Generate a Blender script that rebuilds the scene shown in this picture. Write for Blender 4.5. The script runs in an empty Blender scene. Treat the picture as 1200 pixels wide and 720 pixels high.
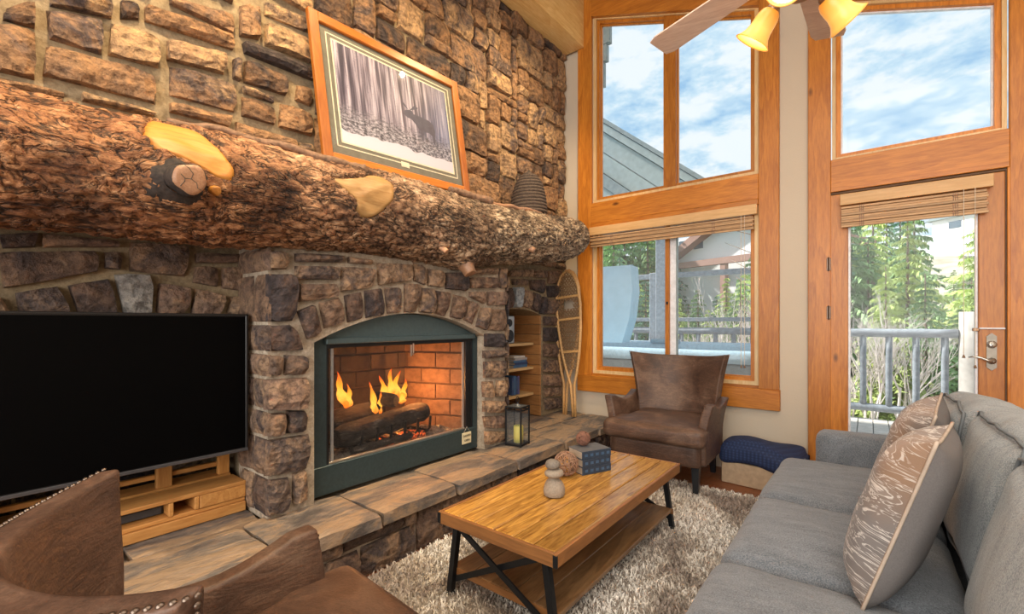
import bpy, bmesh, math, random
import numpy as np
from mathutils import Vector, Matrix, noise, Euler
random.seed(7)
rng = np.random.default_rng(7)
R = math.radians
sc = bpy.context.scene
col = sc.collection

# ------------------------------------------------------------------ camera
cam_d = bpy.data.cameras.new('camera')
cam_d.sensor_width = 36.0
cam_d.lens = 533.0 / 1200.0 * 36.0
cam_d.shift_y = 18.0 / 1200.0
cam_d.clip_start = 0.02
cam_d.clip_end = 500
cam = bpy.data.objects.new('camera', cam_d)
cam.location = (0, 0, 1.2)
cam.rotation_euler = (R(90), 0, R(38.2))
col.objects.link(cam)
sc.camera = cam

# ------------------------------------------------------------------ exposure
vs = sc.view_settings
vs.view_transform = 'Standard'
vs.look = 'None'
vs.gamma = 1
vs.use_curve_mapping = False
vs.exposure = 0.75

# ------------------------------------------------------------------ sky
world = bpy.data.worlds.new('sky')
sc.world = world
world.use_nodes = True
nt = world.node_tree
nt.nodes.clear()
def wn(t, **k):
    n = nt.nodes.new(t)
    for a, b in k.items():
        setattr(n, a, b)
    return n
w_out = wn('ShaderNodeOutputWorld')
w_bg = wn('ShaderNodeBackground')
w_bg.inputs['Strength'].default_value = 0.66
w_tc = wn('ShaderNodeTexCoord')
w_map = wn('ShaderNodeMapping')
w_map.inputs['Scale'].default_value = (1.0, 1.0, 2.2)
w_n1 = wn('ShaderNodeTexNoise')
w_n1.inputs['Scale'].default_value = 10.0
w_n1.inputs['Detail'].default_value = 8
w_n1.inputs['Roughness'].default_value = 0.62
w_n2 = wn('ShaderNodeTexNoise')
w_n2.inputs['Scale'].default_value = 2.0
w_n2.inputs['Detail'].default_value = 3
w_add = wn('ShaderNodeMath', operation='MULTIPLY_ADD')
w_add.inputs[1].default_value = 0.45
w_r = wn('ShaderNodeValToRGB')
e = w_r.color_ramp.elements
e[0].position = 0.54; e[0].color = (0.33, 0.56, 0.80, 1)
e[1].position = 0.77; e[1].color = (0.86, 0.92, 0.95, 1)
m_ = w_r.color_ramp.elements.new(0.68); m_.color = (0.60, 0.78, 0.90, 1)
nt.links.new(w_tc.outputs['Generated'], w_map.inputs['Vector'])
nt.links.new(w_map.outputs[0], w_n1.inputs['Vector'])
nt.links.new(w_map.outputs[0], w_n2.inputs['Vector'])
nt.links.new(w_n2.outputs[0], w_add.inputs[0])
nt.links.new(w_n1.outputs[0], w_add.inputs[2])
nt.links.new(w_add.outputs[0], w_r.inputs[0])
nt.links.new(w_r.outputs[0], w_bg.inputs['Color'])
nt.links.new(w_bg.outputs[0], w_out.inputs['Surface'])

# ------------------------------------------------------------------ sun and the large lights
def light(name, kind, loc, rot, energy, color, **k):
    d = bpy.data.lights.new(name, kind)
    d.energy = energy
    d.color = color
    for a, b in k.items():
        setattr(d, a, b)
    o = bpy.data.objects.new(name, d)
    o.location = loc
    o.rotation_euler = rot
    col.objects.link(o)
    return o
light('sun', 'SUN', (-10, -10, 20), (R(48), 0, R(-82)), 5.0, (1.0, 0.95, 0.86), angle=R(1.5))
# broad fill light added behind the camera, no such source in view
light('rear_fill', 'AREA', (0.4, -2.9, 2.05), (R(92), 0, 0), 150, (1.0, 0.95, 0.88), shape='RECTANGLE', size=4.6, size_y=2.6)
# recessed ceiling lamps washing the stone wall
for (lx, ly, le) in ((-1.35, 0.35, 170), (-1.35, 1.55, 90), (-1.35, 2.9, 110)):
    light('recessed_lamp', 'SPOT', (lx, ly, 3.95), (0, R(33), 0), le, (1.0, 0.74, 0.42), spot_size=R(95), spot_blend=0.8, shadow_soft_size=0.025)
light('ceiling_fill', 'AREA', (0.3, 0.9, 3.4), (0, 0, 0), 42, (1.0, 0.93, 0.82), shape='RECTANGLE', size=2.4, size_y=3.2)  # added soft overhead fill panel, out of view

# ------------------------------------------------------------------ helpers
ROOT_W = {}
def link(o, parent=None):
    col.objects.link(o)
    if parent is not None:
        o.parent = parent
        if parent.name in ROOT_W:
            o.matrix_parent_inverse = Matrix.Translation(-ROOT_W[parent.name])
    return o
def tag(o, label=None, cat=None, group=None, kind=None):
    if label: o['label'] = label
    if cat: o['category'] = cat
    if group: o['group'] = group
    if kind: o['kind'] = kind
    return o
def mesh_of(name, verts, faces, smooth=False):
    me = bpy.data.meshes.new(name)
    me.from_pydata([tuple(v) for v in verts], [], faces)
    if smooth:
        me.shade_smooth()
    return me
def ob(name, verts, faces, mat, parent=None, smooth=False):
    me = mesh_of(name, verts, faces, smooth)
    if mat: me.materials.append(mat)
    return link(bpy.data.objects.new(name, me), parent)
def thing(name, label, cat, loc=(0, 0, 0), rz=0.0, group=None, world_parts=False, kind=None):
    """an Empty at the thing's base; with world_parts its parts are given in room coordinates"""
    o = bpy.data.objects.new(name, None)
    o.empty_display_size = 0.1
    o.location = loc
    o.rotation_euler = (0, 0, rz)
    col.objects.link(o)
    if world_parts: ROOT_W[o.name] = Vector(loc)
    return tag(o, label, cat, group, kind)
class MB:
    """collects shapes into ONE mesh"""
    def __init__(s): s.v = []; s.f = []
    def add(s, vs_, fs):
        n = len(s.v); s.v += [tuple(v) for v in vs_]; s.f += [tuple(i + n for i in f) for f in fs]; return s
    def box(s, x0, x1, y0, y1, z0, z1, b=0.0, M=None):
        vs_, fs = boxvf(x0, x1, y0, y1, z0, z1, b)
        if M is not None: vs_ = [M @ Vector(v) for v in vs_]
        return s.add(vs_, fs)
    def tube(s, pts, rad, n=8, cap=True, closed=False):
        vs_, fs = tubevf(pts, rad, n, cap, closed); return s.add(vs_, fs)
    def lathe(s, prof, n=24, c=(0, 0, 0), M=None):
        vs_, fs = lathevf(prof, n)
        if M is not None: vs_ = [M @ Vector(v) for v in vs_]
        return s.add([(v[0] + c[0], v[1] + c[1], v[2] + c[2]) for v in vs_], fs)
    def build(s, name, mat, parent=None, smooth=False): return ob(name, s.v, s.f, mat, parent, smooth)
def boxvf(x0, x1, y0, y1, z0, z1, b=0.0):
    if x0 > x1: x0, x1 = x1, x0
    if y0 > y1: y0, y1 = y1, y0
    if z0 > z1: z0, z1 = z1, z0
    b = min(b, (x1 - x0) * .45, (y1 - y0) * .45, (z1 - z0) * .45)
    if b <= 0:
        v = [(x, y, z) for x in (x0, x1) for y in (y0, y1) for z in (z0, z1)]
        return v, [(0, 1, 3, 2), (4, 6, 7, 5), (0, 4, 5, 1), (2, 3, 7, 6), (0, 2, 6, 4), (1, 5, 7, 3)]
    v = []; idx = {}
    for i, x in enumerate((x0, x1)):
        for j, y in enumerate((y0, y1)):
            for k, z in enumerate((z0, z1)):
                sx, sy, sz = (b, b, b)
                dx = sx if i == 0 else -sx; dy = sy if j == 0 else -sy; dz = sz if k == 0 else -sz
                idx[(i, j, k, 'x')] = len(v); v.append((x, y + dy, z + dz))
                idx[(i, j, k, 'y')] = len(v); v.append((x + dx, y, z + dz))
                idx[(i, j, k, 'z')] = len(v); v.append((x + dx, y + dy, z))
    g = lambda i, j, k, a: idx[(i, j, k, a)]
    f = []
    f.append((g(0,0,0,'x'), g(0,0,1,'x'), g(0,1,1,'x'), g(0,1,0,'x')))
    f.append((g(1,0,0,'x'), g(1,1,0,'x'), g(1,1,1,'x'), g(1,0,1,'x')))
    f.append((g(0,0,0,'y'), g(1,0,0,'y'), g(1,0,1,'y'), g(0,0,1,'y')))
    f.append((g(0,1,0,'y'), g(0,1,1,'y'), g(1,1,1,'y'), g(1,1,0,'y')))
    f.append((g(0,0,0,'z'), g(0,1,0,'z'), g(1,1,0,'z'), g(1,0,0,'z')))
    f.append((g(0,0,1,'z'), g(1,0,1,'z'), g(1,1,1,'z'), g(0,1,1,'z')))
    for a in (0, 1):
        for c in (0, 1):
            f.append((g(a,c,0,'x'), g(a,c,1,'x'), g(a,c,1,'y'), g(a,c,0,'y')))
            f.append((g(a,0,c,'x'), g(a,1,c,'x'), g(a,1,c,'z'), g(a,0,c,'z')))
            f.append((g(0,a,c,'y'), g(1,a,c,'y'), g(1,a,c,'z'), g(0,a,c,'z')))
    for i in (0, 1):
        for j in (0, 1):
            for k in (0, 1):
                f.append((g(i,j,k,'x'), g(i,j,k,'y'), g(i,j,k,'z')))
    # consistent outward winding
    c = Vector(((x0 + x1) / 2, (y0 + y1) / 2, (z0 + z1) / 2))
    out = []
    for q in f:
        p = [Vector(v[i]) for i in q]
        n = (p[1] - p[0]).cross(p[2] - p[0])
        m = sum(p, Vector()) / len(p)
        out.append(q if n.dot(m - c) > 0 else tuple(reversed(q)))
    return v, out
def tubevf(pts, rad, n=8, cap=True, closed=False):
    pts = [Vector(p) for p in pts]
    if not hasattr(rad, '__len__'): rad = [rad] * len(pts)
    m = len(pts); v = []; f = []
    up = None
    for i, p in enumerate(pts):
        if closed: t = pts[(i + 1) % m] - pts[i - 1]
        else: t = pts[min(i + 1, m - 1)] - pts[max(i - 1, 0)]
        t.normalize()
        if up is None:
            up = Vector((0, 0, 1)) if abs(t.z) < .9 else Vector((1, 0, 0))
        s = t.cross(up)
        if s.length < 1e-5: s = t.orthogonal()
        s.normalize(); up = s.cross(t).normalized()
        for k in range(n):
            a = 2 * math.pi * k / n
            v.append(p + (s * math.cos(a) + up * math.sin(a)) * rad[i])
    mm = m if closed else m - 1
    for i in range(mm):
        for k in range(n):
            a = i * n + k; b = i * n + (k + 1) % n
            i2 = (i + 1) % m
            f.append((a, b, i2 * n + (k + 1) % n, i2 * n + k))
    if cap and not closed:
        f.append(tuple(reversed(range(n)))); f.append(tuple((m - 1) * n + k for k in range(n)))
    return v, f
def lathevf(prof, n=24):
    v = []; f = []
    for (r, z) in prof:
        for k in range(n):
            a = 2 * math.pi * k / n
            v.append((r * math.cos(a), r * math.sin(a), z))
    m = len(prof)
    for i in range(m - 1):
        for k in range(n):
            f.append((i * n + k, i * n + (k + 1) % n, (i + 1) * n + (k + 1) % n, (i + 1) * n + k))
    f.append(tuple(reversed(range(n)))); f.append(tuple((m - 1) * n + k for k in range(n)))
    return v, f
def bx(name, x0, x1, y0, y1, z0, z1, mat, parent=None, b=0.003):
    v, f = boxvf(x0, x1, y0, y1, z0, z1, b); return ob(name, v, f, mat, parent)
def prism(name, poly, ax, a0, a1, mat, parent=None):
    """poly in the two other axes (in order), extruded along ax from a0 to a1"""
    n = len(poly); v = []
    for a in (a0, a1):
        for p, q in poly:
            v.append({'x': (a, p, q), 'y': (p, a, q), 'z': (p, q, a)}[ax])
    f = [tuple(range(n)), tuple(reversed(range(n, 2 * n)))]
    for i in range(n): f.append((i, i + n, (i + 1) % n + n, (i + 1) % n))
    o = ob(name, v, f, mat, parent)
    bm = bmesh.new(); bm.from_mesh(o.data); bmesh.ops.recalc_face_normals(bm, faces=bm.faces[:]); bm.to_mesh(o.data); bm.free()
    return o
def softbox(sx, sy, sz, r, n=10, bulge=(0, 0, 0), fn=None):
    """rounded box centred at 0 (full sizes), faces bulging outwards"""
    hx, hy, hz = sx / 2, sy / 2, sz / 2
    vmap = {}; v = []; f = []
    def key(i, j, k):
        if (i, j, k) not in vmap:
            u = [2 * q / n - 1 for q in (i, j, k)]
            # denser near borders
            u = [math.sin(q * math.pi / 2) * .5 + q * .5 for q in u]
            p = Vector((u[0] * hx, u[1] * hy, u[2] * hz))
            c = Vector((max(-hx + r, min(hx - r, p.x)), max(-hy + r, min(hy - r, p.y)), max(-hz + r, min(hz - r, p.z))))
            d = p - c
            if d.length > 1e-6:
                q = c + d.normalized() * r
            else: q = p
            q = q + Vector((bulge[0] * u[0] * (1 - u[1] ** 2) * (1 - u[2] ** 2), bulge[1] * u[1] * (1 - u[0] ** 2) * (1 - u[2] ** 2), bulge[2] * u[2] * (1 - u[0] ** 2) * (1 - u[1] ** 2)))
            if fn: q = fn(q, u)
            vmap[(i, j, k)] = len(v); v.append(q)
        return vmap[(i, j, k)]
    for a in range(n):
        for b_ in range(n):
            for s in (0, n):
                q = [key(s, a, b_), key(s, a + 1, b_), key(s, a + 1, b_ + 1), key(s, a, b_ + 1)]; f.append(tuple(q if s else q[::-1]))
                q = [key(a, s, b_), key(a, s, b_ + 1), key(a + 1, s, b_ + 1), key(a + 1, s, b_)]; f.append(tuple(q if s else q[::-1]))
                q = [key(a, b_, s), key(a + 1, b_, s), key(a + 1, b_ + 1, s), key(a, b_ + 1, s)]; f.append(tuple(q if s else q[::-1]))
    return v, f
def xf(vs_, M): return [M @ Vector(v) for v in vs_]
def dup(root, loc, rz=None, label=None, **props):
    r = root.copy(); col.objects.link(r); r.location = loc
    if rz is not None: r.rotation_euler = (0, 0, rz)
    if label: r['label'] = label
    for ch in list(root.children):
        c = ch.copy(); col.objects.link(c); c.parent = r
        for g in ch.children:
            d = g.copy(); col.objects.link(d); d.parent = c
    return r

# ------------------------------------------------------------------ materials
class NT:
    def __init__(s, name):
        s.m = bpy.data.materials.new(name); s.m.use_nodes = True
        s.t = s.m.node_tree; s.b = s.t.nodes['Principled BSDF']; s.out = s.t.nodes['Material Output']
    def n(s, t, ins=None, **k):
        q = s.t.nodes.new(t)
        for a, b in k.items(): setattr(q, a, b)
        for a, b in (ins or {}).items():
            if isinstance(b, bpy.types.NodeSocket): s.t.links.new(b, q.inputs[a])
            else: q.inputs[a].default_value = b
        return q
    def set(s, **k):
        for a, b in k.items():
            a = a.replace('_', ' ')
            if isinstance(b, bpy.types.NodeSocket): s.t.links.new(b, s.b.inputs[a])
            else: s.b.inputs[a].default_value = b
    def coord(s, scale=(1, 1, 1), rnd=0.0, src='Object'):
        tc = s.n('ShaderNodeTexCoord').outputs[src]
        if rnd:
            oi = s.n('ShaderNodeObjectInfo').outputs['Random']
            mm = s.n('ShaderNodeMath', {0: oi, 1: rnd}, operation='MULTIPLY').outputs[0]
            tc = s.n('ShaderNodeVectorMath', {0: tc, 1: mm}, operation='ADD').outputs[0]
        return s.n('ShaderNodeMapping', {'Vector': tc, 'Scale': scale}).outputs[0]
    def noise(s, vec, scale, detail=4, rough=.55, dist=0.0):
        return s.n('ShaderNodeTexNoise', {'Vector': vec, 'Scale': scale, 'Detail': detail, 'Roughness': rough, 'Distortion': dist}).outputs[0]
    def ramp(s, fac, stops, interp='LINEAR'):
        q = s.n('ShaderNodeValToRGB', {0: fac}); cr = q.color_ramp; cr.interpolation = interp
        while len(cr.elements) < len(stops): cr.elements.new(.5)
        for e_, (p, c) in zip(cr.elements, stops): e_.position = p; e_.color = (c[0], c[1], c[2], 1) if hasattr(c, '__len__') else (c, c, c, 1)
        return q.outputs[0]
    def mix(s, a, b, fac, mode='MIX'):
        return s.n('ShaderNodeMixRGB', {0: fac, 1: a, 2: b}, blend_type=mode).outputs[0]
    def bump(s, h, strength=.5, dist=.01, normal=None):
        q = s.n('ShaderNodeBump', {'Height': h, 'Strength': strength, 'Distance': dist})
        if normal is not None: s.t.links.new(normal, q.inputs['Normal'])
        return q.outputs[0]
    def math(s, op, a, b=0.0):
        return s.n('ShaderNodeMath', {0: a, 1: b}, operation=op).outputs[0]
def C4(c): return (c[0], c[1], c[2], 1)
def plain(name, c, rough=.5, metal=0.0, noise_amt=.12, scale=30, bump=0.0, **k):
    m = NT(name); v = m.coord(rnd=7)
    nz = m.noise(v, scale)
    colr = m.ramp(nz, [(.3, [x * (1 - noise_amt) for x in c]), (.7, [min(1, x * (1 + noise_amt)) for x in c])])
    m.set(Base_Color=colr, Roughness=rough, Metallic=metal, **k)
    if bump: m.set(Normal=m.bump(nz, bump, .004))
    return m.m
def wood(name, dark, light_, axis='z', scale=1.0, rough=.38, knots=True, rnd=13.0, bump=.15, knotcol=None):
    m = NT(name)
    st = {'x': (.12, 1, 1), 'y': (1, .12, 1), 'z': (1, 1, .12)}[axis]
    v = m.coord(tuple(q * scale for q in st), rnd)
    n1 = m.noise(v, 5, 3, .5, .6)
    rings = m.math('FRACT', m.math('MULTIPLY', n1, 7.0))
    rr = m.ramp(rings, [(0, 0), (.55, .6), (.92, 1), (1, 0)])
    fine = m.noise(v, 90, 3, .6)
    f = m.math('ADD', m.math('MULTIPLY', rr, .22), m.math('MULTIPLY', fine, .85))
    c = m.ramp(f, [(.2, light_), (.85, dark)])
    big = m.noise(v, 1.7, 2)
    c = m.mix(c, m.ramp(big, [(.35, (.72, .72, .72)), (.65, (1.12, 1.08, 1.0))]), .8, 'MULTIPLY')
    orn = m.n('ShaderNodeObjectInfo').outputs['Random']
    c = m.mix(c, m.ramp(orn, [(0, (.82, .80, .78)), (1, (1.12, 1.10, 1.06))]), .9, 'MULTIPLY')
    if knots:
        st2 = {'x': (.45, 1, 1), 'y': (1, .45, 1), 'z': (1, 1, .45)}[axis]
        v2 = m.coord(tuple(q * scale for q in st2), rnd)
        vo = m.n('ShaderNodeTexVoronoi', {'Vector': v2, 'Scale': 4.2}).outputs['Distance']
        kf = m.ramp(vo, [(.035, 1), (.085, 0)])
        kc = knotcol or [q * .35 for q in dark]
        c = m.mix(c, C4(kc), kf)
    m.set(Base_Color=c, Roughness=rough)
    m.set(Normal=m.bump(f, bump, .003))
    return m.m
M = {}
def stone_mat(name, stops, spread=.5, rough=.75):
    m = NT(name)
    oi = m.n('ShaderNodeObjectInfo').outputs['Random']
    v = m.coord(rnd=31)
    n1 = m.noise(v, 5.5, 5, .65, .8)
    f = m.math('ADD', oi, m.math('MULTIPLY', m.math('SUBTRACT', n1, .5), spread * 2.2))
    c = m.ramp(f, stops)
    n2 = m.noise(v, 28, 6, .7)
    c = m.mix(c, m.ramp(n2, [(.36, (.34, .30, .28)), (.50, (1, 1, 1)), (.66, (1.6, 1.5, 1.35))]), .85, 'MULTIPLY')
    vo = m.n('ShaderNodeTexVoronoi', {'Vector': m.coord((1, 1, 2.0), 31), 'Scale': 16.0, 'Randomness': 1.0}).outputs['Distance']
    n3 = m.noise(v, 60, 5, .7)
    h = m.math('ADD', m.math('MULTIPLY', vo, .8), m.math('ADD', m.math('MULTIPLY', n2, 1.2), m.math('MULTIPLY', n3, .5)))
    m.set(Base_Color=c, Roughness=rough, Normal=m.bump(h, 1.0, .026))
    return m.m
M['stone'] = stone_mat('fieldstone', [(0, (.060, .043, .040)), (.16, (.19, .105, .055)), (.36, (.38, .21, .10)), (.55, (.32, .185, .10)), (.68, (.11, .078, .072)), (.84, (.52, .33, .17)), (1, (.40, .25, .14))])
M['stone_low'] = stone_mat('fieldstone_lower', [(0, (.062, .048, .050)), (.2, (.17, .105, .075)), (.4, (.30, .19, .12)), (.58, (.10, .075, .072)), (.75, (.40, .26, .16)), (1, (.24, .155, .115))])
M['keystone'] = stone_mat('keystone_slate', [(0, (.27, .26, .25)), (1, (.34, .32, .30))], .2)
M['keystone_blue'] = stone_mat('keystone_pale', [(0, (.42, .47, .52)), (1, (.50, .54, .58))], .2)
def mortar(nm, c0, c1):
    m = NT(nm); v = m.coord()
    n = m.noise(v, 40, 5, .7); n0 = m.noise(v, 3, 2)
    m.set(Base_Color=m.mix(m.ramp(n, [(.3, c0), (.7, c1)]), m.ramp(n0, [(.4, (.7, .7, .7)), (.6, (1, 1, 1))]), .7, 'MULTIPLY'), Roughness=.95, Normal=m.bump(n, .7, .01))
    return m.m
M['mortar'] = mortar('mortar', (.20, .145, .085), (.40, .31, .19))
M['mortar_pale'] = mortar('mortar_pale', (.30, .235, .17), (.58, .49, .38))
def slab():
    m = NT('flagstone_slab'); v = m.coord((1.5, .42, 1), 17)
    n1 = m.noise(v, 4.2, 7, .72, .7); n2 = m.noise(v, 26, 5, .7)
    c = m.ramp(n1, [(.38, (.085, .078, .078)), (.48, (.19, .16, .14)), (.56, (.36, .25, .16)), (.64, (.28, .215, .165)), (.76, (.52, .40, .28))])
    c = m.mix(c, m.ramp(n2, [(.3, (.6, .6, .6)), (.7, (1.25, 1.2, 1.15))]), .7, 'MULTIPLY')
    m.set(Base_Color=c, Roughness=.52, Normal=m.bump(m.math('ADD', n2, m.math('MULTIPLY', n1, 2.0)), .7, .012))
    return m.m
M['slab'] = slab()
OR_D, OR_L = (.39, .118, .012), (.69, .272, .036)
for a in 'xyz':
    M['pine_' + a] = wood('honey_pine_' + a, OR_D, OR_L, a)
    M['oldpine_' + a] = wood('pallet_pine_' + a, (.44, .18, .04), (.70, .36, .11), a, rough=.6)
M['beam'] = wood('pale_beam', (.72, .42, .13), (.96, .72, .34), 'y', rough=.5)
M['blade'] = wood('fan_blade_wood', (.62, .46, .38), (.86, .72, .63), 'x', 1.5, .5, False)
M['floor'] = wood('floor_boards', (.17, .055, .02), (.32, .11, .04), 'x', 1.0, .35)
M['cedar'] = wood('cedar_panel', (.30, .13, .04), (.52, .26, .10), 'x', 1.2, .5)
M['shelfwood'] = wood('shelf_wood', (.60, .38, .16), (.82, .58, .30), 'y', 1, .5)
M['tabletop'] = wood('table_plank', (.20, .08, .018), (.80, .45, .11), 'y', 1.0, .18, True, 9.0, .25)
M['tableapron_x'] = wood('table_apron_x', (.20, .085, .03), (.40, .18, .06), 'x', 1.0, .45)
M['tableapron_y'] = wood('table_apron_y', (.20, .085, .03), (.40, .18, .06), 'y', 1.0, .45)
M['tableshelf'] = wood('table_shelf_plank', (.17, .085, .035), (.42, .24, .11), 'y', 1.0, .32)
def wallpaint():
    m = NT('beige_plaster'); v = m.coord(); n = m.noise(v, 120, 3)
    m.set(Base_Color=(.60, .51, .395, 1), Roughness=.85, Normal=m.bump(n, .35, .003)); return m.m
M['plaster'] = wallpaint()
M['ceiling'] = plain('ceiling_paint', (.62, .52, .40), .9)
def leather():
    m = NT('brown_leather'); v = m.coord(rnd=3)
    n1 = m.noise(v, 3.5, 4, .6, 1.0); n2 = m.noise(v, 120, 3, .6); n3 = m.noise(m.coord((1, 1, 4), 3), 7, 4, .6, 2.0)
    c = m.ramp(n1, [(.3, (.050, .026, .018)), (.5, (.105, .056, .036)), (.72, (.20, .122, .082))])
    c = m.mix(c, m.ramp(n3, [(.45, (.8, .8, .8)), (.62, (1.3, 1.25, 1.2))]), .6, 'MULTIPLY')
    c = m.mix(c, m.ramp(n2, [(.3, (.75, .75, .75)), (.7, (1.25, 1.25, 1.25))]), .7, 'MULTIPLY')
    m.set(Base_Color=c, Roughness=m.ramp(n1, [(.3, .42), (.7, .58)]), Normal=m.bump(m.math('ADD', n2, m.math('MULTIPLY', n3, 2.5)), .35, .004))
    return m.m
M['leather'] = leather()
def fabric(name, c, c2, scale=420, streak=False):
    m = NT(name); v = m.coord((1, 1, 1))
    n2 = m.noise(v, scale, 2, .7); n1 = m.noise(m.coord((1, 3.0, 1)), 9, 4, .6, .5)
    k = m.ramp(m.math('ADD', m.math('MULTIPLY', n2, .7), m.math('MULTIPLY', n1, .3)), [(.35, c), (.65, c2)])
    h = m.math('ADD', n2, m.math('MULTIPLY', n1, 3.0 if streak else 1.2))
    m.set(Base_Color=k, Roughness=.95, Normal=m.bump(h, .5, .004), Sheen_Weight=.25, Sheen_Roughness=.6); return m.m
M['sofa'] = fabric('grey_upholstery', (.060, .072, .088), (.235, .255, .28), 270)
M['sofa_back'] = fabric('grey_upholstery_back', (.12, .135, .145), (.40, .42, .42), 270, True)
M['sofa_pipe'] = plain('dark_grey_piping', (.17, .185, .195), .9)
def pillow_mat():
    m = NT('pillow_print'); v = m.coord((1, 1, 1), 5)
    n1 = m.noise(m.coord((1.5, 2.2, 9), 5), 2.6, 4, .6, 1.2)
    n2 = m.noise(v, 500, 2); n0 = m.noise(v, 3.0, 2)
    base = m.ramp(n0, [(.42, (.165, .145, .138)), (.60, (.29, .18, .115))])
    c = m.mix(base, (.78, .72, .66, 1), m.ramp(n1, [(.43, .0), (.45, .7), (.47, .03), (.55, .03), (.575, .85), (.60, .08), (.66, .1), (.69, .8)]))
    m.set(Base_Color=c, Roughness=.9, Normal=m.bump(m.math('ADD', n2, m.math('MULTIPLY', n1, 2)), .35, .003), Sheen_Weight=.2); return m.m
M['pillow'] = pillow_mat()
M['pillow_back'] = plain('pillow_backing', (.16, .145, .14), .95, scale=300)
M['pillow_pipe'] = plain('pillow_piping', (.48, .38, .30), .9)
def metal(name, c, rough=.4): return plain(name, c, rough, .9, .08)
M['blackmetal'] = plain('black_iron', (.022, .024, .028), .45, .6, .1)
M['teal'] = plain('dark_teal_steel', (.040, .066, .076), .38, .35, .12, 60)
M['tealtop'] = plain('teal_steel_hood', (.075, .115, .125), .42, .35, .1, 60)
M['silver'] = metal('brushed_nickel', (.55, .52, .47), .3)
M['antique'] = plain('antique_silver', (.26, .23, .19), .42, .6)
M['nail'] = metal('aged_brass_nail', (.16, .12, .095), .35)
M['tv_screen'] = plain('tv_screen_black', (.0012, .0012, .0014), .45, 0, 0, Specular_IOR_Level=.05)
M['tv_body'] = plain('tv_bezel_black', (.010, .010, .011), .35)
M['tv_rim'] = plain('tv_bezel_edge', (.10, .095, .10), .35, .5)
M['refractory_dark'] = plain('dark_brick', (.085, .062, .050), .95, 0, .3, 20, .5)  # darker brick colour for the back and left firebox walls
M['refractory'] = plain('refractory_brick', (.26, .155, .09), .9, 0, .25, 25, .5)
M['soot'] = plain('soot_joint', (.15, .09, .055), .95)
def charlog():
    m = NT('charred_log'); v = m.coord((1, .35, 1), 11); n = m.noise(v, 22, 6, .75)
    m.set(Base_Color=m.ramp(n, [(.38, (.012, .010, .009)), (.58, (.06, .05, .045)), (.70, (.24, .21, .19))]), Roughness=.9, Normal=m.bump(n, 1, .02)); return m.m
M['charlog'] = charlog()
def ash():
    m = NT('ash_and_embers'); v = m.coord(); n = m.noise(v, 28, 6, .8); n2 = m.noise(v, 6, 2)
    m.set(Base_Color=m.ramp(n, [(.36, (.05, .045, .04)), (.48, (.26, .24, .22)), (.64, (.60, .57, .52))]), Roughness=1, Normal=m.bump(n, 1, .02)); return m.m
M['ash'] = ash()
def emit(name, c, s):
    m = NT(name); m.set(Base_Color=C4(c), Emission_Color=C4(c), Emission_Strength=s); return m.m
def flame():
    m = NT('flame'); tc = m.n('ShaderNodeTexCoord').outputs['Generated']
    z = m.n('ShaderNodeSeparateXYZ', {0: tc}).outputs[2]
    n = m.noise(tc, 3.0, 3)
    f = m.math('ADD', z, m.math('MULTIPLY', m.math('SUBTRACT', n, .5), .6))
    c = m.ramp(f, [(.05, (1, .16, .01)), (.35, (1, .45, .06)), (.6, (1, .30, .02)), (.95, (.8, .08, .01))])
    em = m.n('ShaderNodeEmission', {'Color': c, 'Strength': 1.5}).outputs[0]
    tr = m.n('ShaderNodeBsdfTransparent').outputs[0]
    lw = m.n('ShaderNodeLayerWeight', {'Blend': .35}).outputs['Facing']
    mx = m.n('ShaderNodeMixShader', {0: m.math('MULTIPLY', lw, .45), 1: em, 2: tr}).outputs[0]
    m.t.links.new(mx, m.out.inputs['Surface']); return m.m
M['flame'] = flame()
def ember():
    m = NT('glowing_ember'); n = m.noise(m.coord(), 45, 4, .7)
    m.set(Base_Color=(.1, .04, .03, 1), Emission_Color=m.ramp(n, [(.45, (0, 0, 0)), (.6, (1, .13, .02))]), Emission_Strength=1.0, Roughness=1); return m.m
M['ember'] = ember()
def glass(name, tint=(.95, .98, 1), haze=.06, gl=.06):
    m = NT(name)
    tr = m.n('ShaderNodeBsdfTransparent', {'Color': C4(tint)}).outputs[0]
    g = m.n('ShaderNodeBsdfGlossy', {'Roughness': .03}).outputs[0]
    fr = m.n('ShaderNodeFresnel', {'IOR': 1.45}).outputs[0]
    a = m.n('ShaderNodeMixShader', {0: m.math('MULTIPLY', fr, gl * 10), 1: tr, 2: g}).outputs[0]
    if haze:
        d = m.n('ShaderNodeBsdfDiffuse', {'Color': (.8, .85, .9, 1)}).outputs[0]
        a = m.n('ShaderNodeMixShader', {0: haze, 1: a, 2: d}).outputs[0]
    m.t.links.new(a, m.out.inputs['Surface']); return m.m
M['glass'] = glass('window_glass', haze=.03)
M['hazy_glass'] = glass('hazed_window_glass', haze=.13)  # pale haze mixed in for the washed-out view, besides the window's screen
M['lantern_glass'] = glass('lantern_glass', (.9, .95, .97), .05)
M['art_glass'] = glass('picture_glass', (1, 1, 1), 0, .04)
def screen():
    m = NT('spark_screen_mesh')
    v = m.coord((1, 1, 1))
    ck = m.n('ShaderNodeTexChecker', {'Vector': v, 'Scale': 320.0}).outputs['Fac']
    tr = m.n('ShaderNodeBsdfTransparent', {'Color': (.95, .93, .9, 1)}).outputs[0]
    d = m.n('ShaderNodeBsdfDiffuse', {'Color': (.07, .065, .06, 1)}).outputs[0]
    mx = m.n('ShaderNodeMixShader', {0: m.math('MULTIPLY', ck, .55), 1: tr, 2: d}).outputs[0]
    m.t.links.new(mx, m.out.inputs['Surface']); return m.m
M['screen'] = screen()
M['white'] = plain('white_vinyl', (.80, .82, .86), .5)
M['candle'] = plain('yellow_wax', (.85, .68, .14), .5, 0, .05, Subsurface_Weight=.2)
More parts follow.
